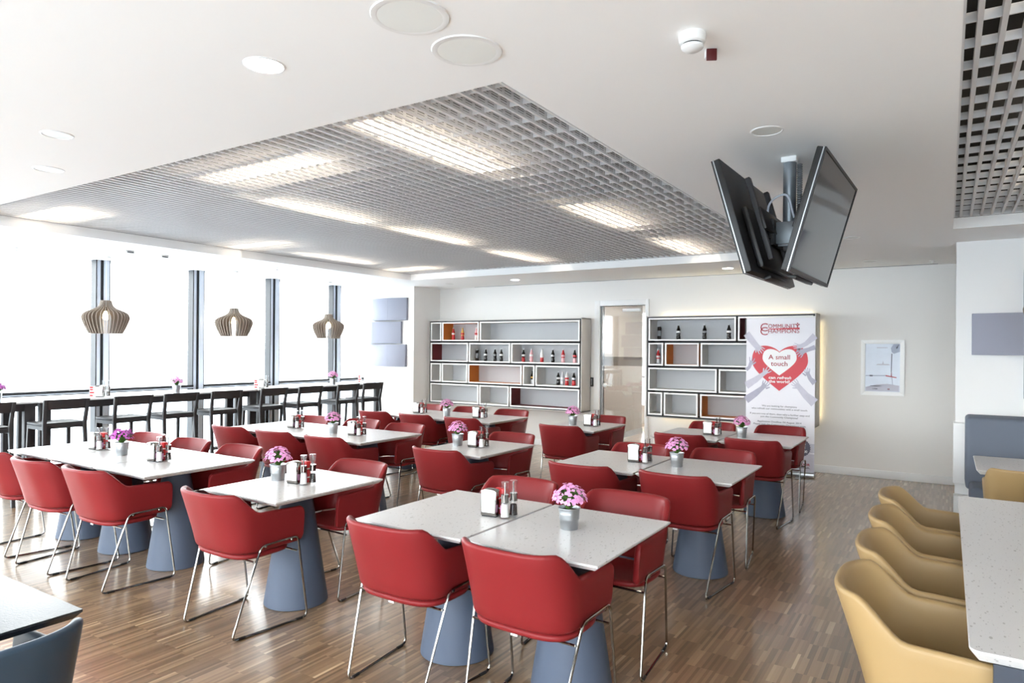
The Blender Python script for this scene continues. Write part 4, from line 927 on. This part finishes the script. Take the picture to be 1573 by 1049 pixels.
def heart(cx, ztop, zbot, wd):
    H_ = ztop - zbot; half = []
    for P_ in (((0, .86), (.12, 1.02), (.5, 1.12), (.5, .66)), ((.5, .66), (.5, .46), (.26, .25), (0, 0))):
        for i in range(16):
            u = i / 16; k0, k1, k2, k3 = (1 - u) ** 3, 3 * u * (1 - u) ** 2, 3 * u * u * (1 - u), u ** 3
            half.append((k0 * P_[0][0] + k1 * P_[1][0] + k2 * P_[2][0] + k3 * P_[3][0], k0 * P_[0][1] + k1 * P_[1][1] + k2 * P_[2][1] + k3 * P_[3][1]))
    pts = half + [(0, 0)] + [(-x, y) for x, y in half[:0:-1]]
    return [(cx + x * wd, zbot + y * H_) for x, y in pts][::-1]
flat('heart', heart(0.418, 1.675, 1.085, 0.69), 'bannerred', YF); flat('inner_heart', heart(0.418, 1.63, 1.285, 0.42), 'bannerwhite', YF - 0.0008)
def arm(pts, wid, fdir, m, nf=4, side=1):
    # a forearm band tapering to a wrist, a hand and separate fingers, printed flat
    P = [Vector((p[0], p[1])) for p in pts]; left, right = [], []
    for i, p in enumerate(P):
        d = (P[min(i + 1, len(P) - 1)] - P[max(i - 1, 0)]).normalized(); nn = Vector((-d.y, d.x)); left.append(p + nn * wid[i] / 2); right.append(p - nn * wid[i] / 2)
    poly = [tuple(v) for v in right + left[::-1]]
    flat('forearm', poly, m, YF - 0.0014)
    e = P[-1]; d = Vector((math.cos(fdir), math.sin(fdir))); nn = Vector((-d.y, d.x)); w_ = wid[-1]
    for q in range(nf):
        b = e + nn * (w_ * (q / (nf - 1) - 0.5) * 0.95) - d * 0.01; ang = fdir + (q / (nf - 1) - 0.5) * 0.5; dd = Vector((math.cos(ang), math.sin(ang))); n2 = Vector((-dd.y, dd.x)); ln = 0.062 * (1 - 0.2 * abs(q - 1.3)); fwid = w_ / nf * 0.42
        flat('finger', [tuple(b - n2 * fwid), tuple(b + dd * ln - n2 * fwid * 0.7), tuple(b + dd * (ln + 0.008)), tuple(b + dd * ln + n2 * fwid * 0.7), tuple(b + n2 * fwid)], m, YF - 0.0018)
    b = e - d * 0.045 + nn * side * w_ * 0.45; ang = fdir + side * 0.75; dd = Vector((math.cos(ang), math.sin(ang))); n2 = Vector((-dd.y, dd.x))
    flat('thumb', [tuple(b - n2 * 0.011), tuple(b + dd * 0.05 - n2 * 0.007), tuple(b + dd * 0.056), tuple(b + dd * 0.05 + n2 * 0.007), tuple(b + n2 * 0.011)], m, YF - 0.0021)
arm([(0.0, 1.83), (0.09, 1.715), (0.14, 1.655), (0.18, 1.62)], [0.09, 0.075, 0.07, 0.075], -0.85, 'arm1', side=-1)
arm([(BW, 1.80), (0.74, 1.70), (0.68, 1.665), (0.63, 1.665)], [0.085, 0.055, 0.055, 0.05], PI - 0.15, 'arm1', 4, 1)
arm([(BW, 1.655), (0.77, 1.625), (0.71, 1.605), (0.67, 1.575)], [0.06, 0.05, 0.06, 0.07], PI + 0.75, 'arm2', 4, -1)
arm([(0.0, 1.35), (0.04, 1.385), (0.06, 1.44), (0.07, 1.47)], [0.05, 0.04, 0.045, 0.045], 1.4, 'arm2', 3, -1)
arm([(0.0, 1.14), (0.12, 1.22), (0.22, 1.30), (0.27, 1.34)], [0.10, 0.075, 0.05, 0.05], 0.8, 'arm1', 3, 1)
arm([(0.0, 0.95), (0.12, 1.04), (0.21, 1.12), (0.245, 1.165)], [0.10, 0.08, 0.055, 0.07], 1.1, 'arm2', 4, -1)
arm([(BW, 1.20), (0.79, 1.255), (0.765, 1.31), (0.755, 1.34)], [0.075, 0.05, 0.045, 0.05], 1.75, 'arm2', 4, 1)
arm([(BW, 0.95), (0.74, 1.04), (0.66, 1.14), (0.62, 1.185)], [0.12, 0.085, 0.065, 0.07], 2.4, 'arm1', 4, 1)
YT = YF - 0.003
text('C', 0.155, 'bannerdred', t, (0.225, YT, 1.905), bold=-0.001); text('C', 0.155, 'bannerdred', t, (0.225, YT - 0.0004, 1.855), bold=-0.001)
text('OMMUNITY', 0.075, 'bannerdred', t, (0.465, YT, 1.922), width=0.38); text('HAMPIONS', 0.075, 'bannerdred', t, (0.465, YT - 0.0003, 1.857), width=0.38)
flat('logo_swoosh', [(0.28, 1.892), (0.66, 1.905), (0.66, 1.882), (0.28, 1.882)], 'bannerred', YT + 0.001)
lg = flat('logo_figure', [(0.628, 1.905), (0.64, 1.905), (0.642, 1.93), (0.665, 1.945), (0.661, 1.951), (0.636, 1.94), (0.608, 1.952), (0.605, 1.946), (0.628, 1.93)], 'bannerdred', YT)
flat('logo_head', [(0.635 + 0.009 * math.cos(a * PI / 5), 1.957 + 0.009 * math.sin(a * PI / 5)) for a in range(10)], 'bannerdred', YT)
text('A small', 0.085, 'bannerdred', t, (0.418, YT, 1.52), width=0.265, bold=0.0006); text('touch', 0.085, 'bannerdred', t, (0.418, YT, 1.435), width=0.205, bold=0.0006)
text('can', 0.052, 'bannerwhite', t, (0.33, YT, 1.255), bold=0.0012, width=0.085); text('refresh', 0.052, 'bannerwhite', t, (0.475, YT, 1.255), bold=0.0012, shear=0.3, width=0.175); text('the world!', 0.052, 'bannerwhite', t, (0.42, YT, 1.205), bold=0.0012, width=0.26)
for z, s, wd in ((0.885, 'We are looking for champions', 0.43), (0.848, 'who refresh our communities with a small touch.', 0.69), (0.78, 'If you are one of them, then take a further step and', 0.73), (0.743, 'join the Community Champions!', 0.46), (0.68, 'Application Deadline: 04 August 2014', 0.54), (0.643, 'Please visit the Community Champions page', 0.64), (0.606, 'for more.', 0.13)):
    text(s, 0.032, 'bannertext', t, (0.42, YT, z), width=wd)
flat('badge_ribbon', [(0.42, 0.315), (BW, 0.315), (BW, 0.43), (0.42, 0.43)], 'bannergrey', YF - 0.0003)
flat('badge', [(0.686 + (0.118 if i % 2 else 0.108) * math.cos(2 * PI * i / 56), 0.372 + (0.118 if i % 2 else 0.108) * math.sin(2 * PI * i / 56)) for i in range(56)], 'badge', YF - 0.001)
text('THIRD', 0.042, 'bannerwhite', t, (0.686, YT, 0.418), bold=0.001, width=0.115); text('PRIZE', 0.042, 'bannerwhite', t, (0.686, YT, 0.378), bold=0.001, width=0.105); text('US$ 600', 0.046, 'bannerwhite', t, (0.686, YT, 0.325), bold=0.001, width=0.155)
text('AMBASSADOR', 0.042, 'bannerdred', t, (0.645, YT, 0.16), bold=0.001, width=0.30); text('Uplift. Refresh.', 0.032, 'bannertext', t, (0.675, YT, 0.122), bold=0.0006, width=0.24)

# ---------------------------------------------------------------- framed poster
t = thing('framed_poster', 'white framed poster with a pale blue print on the bare wall', 'poster', (-0.934, YB, 1.05)); PW, PH = 0.487, 0.703; fwid = 0.05
m = MB()
for poly in (((0, 0), (PW, 0), (PW - fwid, fwid), (fwid, fwid)), ((PW, 0), (PW, PH), (PW - fwid, PH - fwid), (PW - fwid, fwid)), ((PW, PH), (0, PH), (fwid, PH - fwid), (PW - fwid, PH - fwid)), ((0, PH), (0, 0), (fwid, fwid), (fwid, PH - fwid))):
    fr = MB(); fr.prism(list(poly), 'y', -0.026, -0.001); fr.build('frame_side', 'rim', t, bevel=0.0025)
box_o('print', (fwid, PW - fwid, -0.012, -0.006, fwid, PH - fwid), 'pblue', t)
def pf(name, pts, m_): k_ = MB(); k_.prism(pts, 'y', -0.0135, -0.012); return k_.build(name, m_, t, smooth=False)
pf('spoon_bowl', [(0.335, 0.60), (0.345, 0.55), (0.37, 0.53), (0.435, 0.555), (0.435, 0.65), (0.365, 0.65)], 'pgrey'); pf('spoon_shine', [(0.395, 0.60), (0.405, 0.595), (0.42, 0.63), (0.412, 0.635)], 'napkin')
pf('spoon_handle', [(0.342, 0.53), (0.352, 0.53), (0.345, 0.30), (0.338, 0.30)], 'pdark'); pf('spoon_tip', [(0.338, 0.30), (0.346, 0.30), (0.362, 0.13), (0.356, 0.13)], 'pgrey')
pf('grey_stroke', [(0.055, 0.243), (0.28, 0.248), (0.28, 0.258), (0.055, 0.252)], 'pgrey'); pf('dark_mark', [(0.10, 0.24), (0.135, 0.24), (0.135, 0.258), (0.10, 0.258)], 'pdark'); pf('red_stroke', [(0.28, 0.245), (0.40, 0.225), (0.40, 0.235), (0.28, 0.26)], 'pred'); pf('red_handle', [(0.337, 0.24), (0.351, 0.24), (0.347, 0.30), (0.339, 0.30)], 'pred')
pf('water_band', [(0.055, 0.055), (0.43, 0.055), (0.43, 0.13), (0.3, 0.15), (0.18, 0.14), (0.055, 0.10)], 'bannergrey'); pf('emblem', [(0.17, 0.385), (0.33, 0.385), (0.31, 0.40), (0.26, 0.40), (0.25, 0.44), (0.24, 0.40), (0.19, 0.40)], 'bannergrey')
pf('red_logo', [(0.30, 0.075), (0.325, 0.075), (0.325, 0.09), (0.30, 0.09)], 'bannerdred'); pf('text_mark', [(0.13, 0.078), (0.19, 0.078), (0.19, 0.088), (0.13, 0.088)], 'pdark'); pf('text_mark', [(0.11, 0.115), (0.24, 0.115), (0.24, 0.125), (0.11, 0.125)], 'pgrey'); pf('title_mark', [(0.18, 0.60), (0.30, 0.60), (0.30, 0.61), (0.18, 0.61)], 'bannergrey')

# ---------------------------------------------------------------- bench corner and long table on the right
t = thing('bench', 'slate upholstered bench with a tall back against the white partition', 'bench', (0, 0, 0))
MB().box(0.145, 3.4, 7.32, 7.74, 0.38, 1.027).build('backrest', 'bench', t, bevel=0.035, bseg=4)
MB().box(0.17, 3.4, 6.98, 7.36, 0.30, 0.46).build('seat', 'bench', t, bevel=0.03, bseg=4)
box_o('plinth', (0.25, 3.38, 7.05, 7.7, 0, 0.32), 'navy', t)
def long_top(name, x0, x1, y0, y1, label, ch):
    t = thing(name, label, 'table', (0, 0, 0)); r = 0.03
    vs_ = []
    def rr_(i, z):
        pts = []
        for cx, cy, a0 in ((x1 - r, y1 - r, 0), (x0 + r, y1 - r, PI / 2), (x0 + r, y0 + r, PI), (x1 - r, y0 + r, 1.5 * PI)):
            for q in range(5): a = a0 + PI / 2 * q / 4; pts.append((cx + (r - i) * math.cos(a) if r > i else cx + (r - i) * math.cos(a), cy + (r - i) * math.sin(a), z))
        return pts
    lv = [rr_(ch, TZ - 0.034), rr_(0.002, TZ - 0.008), rr_(0.0, TZ - 0.003), rr_(0.003, TZ)]
    n = 20; fs = [tuple(range(n))[::-1], tuple(3 * n + q for q in range(n))]
    for l_ in range(3):
        for q in range(n): q2 = (q + 1) % n; fs.append((l_ * n + q, l_ * n + q2, (l_ + 1) * n + q2, (l_ + 1) * n + q))
    MB().add([v for R in lv for v in R], fs).build('tabletop', 'stone', t, smooth=False)
    return t
t = long_top('long_table', 0.06, 0.90, 2.40, 4.93, 'long pale stone table beside the row of mustard chairs', 0.024)
m = MB()
for y in (2.415, 4.86):
    m2 = MB(); m2.box(0.12, 0.84, y, y + 0.04, TZ - 0.22, TZ - 0.034); m2.box(0.12, 0.22, y, y + 0.04, 0, TZ - 0.22); m2.box(0.74, 0.84, y, y + 0.04, 0, TZ - 0.22); m2.box(0.22, 0.74, y, y + 0.04, 0, 0.1); m2.build('end_frame', 'navy', t, smooth=False)
box_o('spine', (0.44, 0.52, 2.465, 4.86, TZ - 0.14, TZ - 0.034), 'navy', t)
t = long_top('bench_table', 0.188, 2.6, 6.09, 6.93, 'pale stone table in front of the slate bench', 0.024)
for x in (0.55, 2.2):
    c_ = MB().lathe([(0.19, 0), (0.195, 0.01), (0.1, 0.69), (0.1, TZ - 0.034)], seg=32).build('cone_base', 'cone', t); c_.location = (x, 6.51, 0)
tan0 = make_chair('tan', 'x', 'mustard armchairs')
for y, q in ((2.76, 'nearest the viewer at the long table'), (3.34, 'second along the long table'), (3.915, 'third along the long table'), (4.49, 'farthest along the long table')):
    put_chair(tan0, 'tan', (-0.02 if y < 3 else -0.013, y, 0), -PI / 2, 'mustard leather armchair ' + q)
put_chair(tan0, 'tan', (0.495, 6.07, 0), 0, 'mustard leather armchair with its back turned, at the bench table'); 
# black table and blue chair in the near corner
t = thing('side_table', 'black slate table corner at the edge of the frame', 'table', (0, 0, 0))
m = MB(); x0, x1, y0, y1 = -3.2, -2.39, 0.28, 1.128; i = 0.02
vs_ = []
for k_, z in ((i, TZ - 0.03), (0, TZ - 0.008), (0, TZ)): vs_ += [(x0 + k_, y0 + k_, z), (x1 - k_, y0 + k_, z), (x1 - k_, y1 - k_, z), (x0 + k_, y1 - k_, z)]
m.add(vs_, [(3, 2, 1, 0), (8, 9, 10, 11)] + [(l_ * 4 + q, l_ * 4 + (q + 1) % 4, l_ * 4 + 4 + (q + 1) % 4, l_ * 4 + 4 + q) for l_ in range(2) for q in range(4)]); m.build('tabletop', 'darktop', t, smooth=False)
c_ = MB().lathe([(0.19, 0), (0.195, 0.01), (0.1, 0.69), (0.1, TZ - 0.03)], seg=32).build('cone_base', 'cone', t); c_.location = (-2.8, 0.70, 0)
blue0 = make_chair('blue', 'slate blue leather armchair at the black table in the corner', None)
put_chair(blue0, 'blue', (-2.40, 0.785, 0), PI / 2, 'slate blue leather armchair at the black table in the corner')
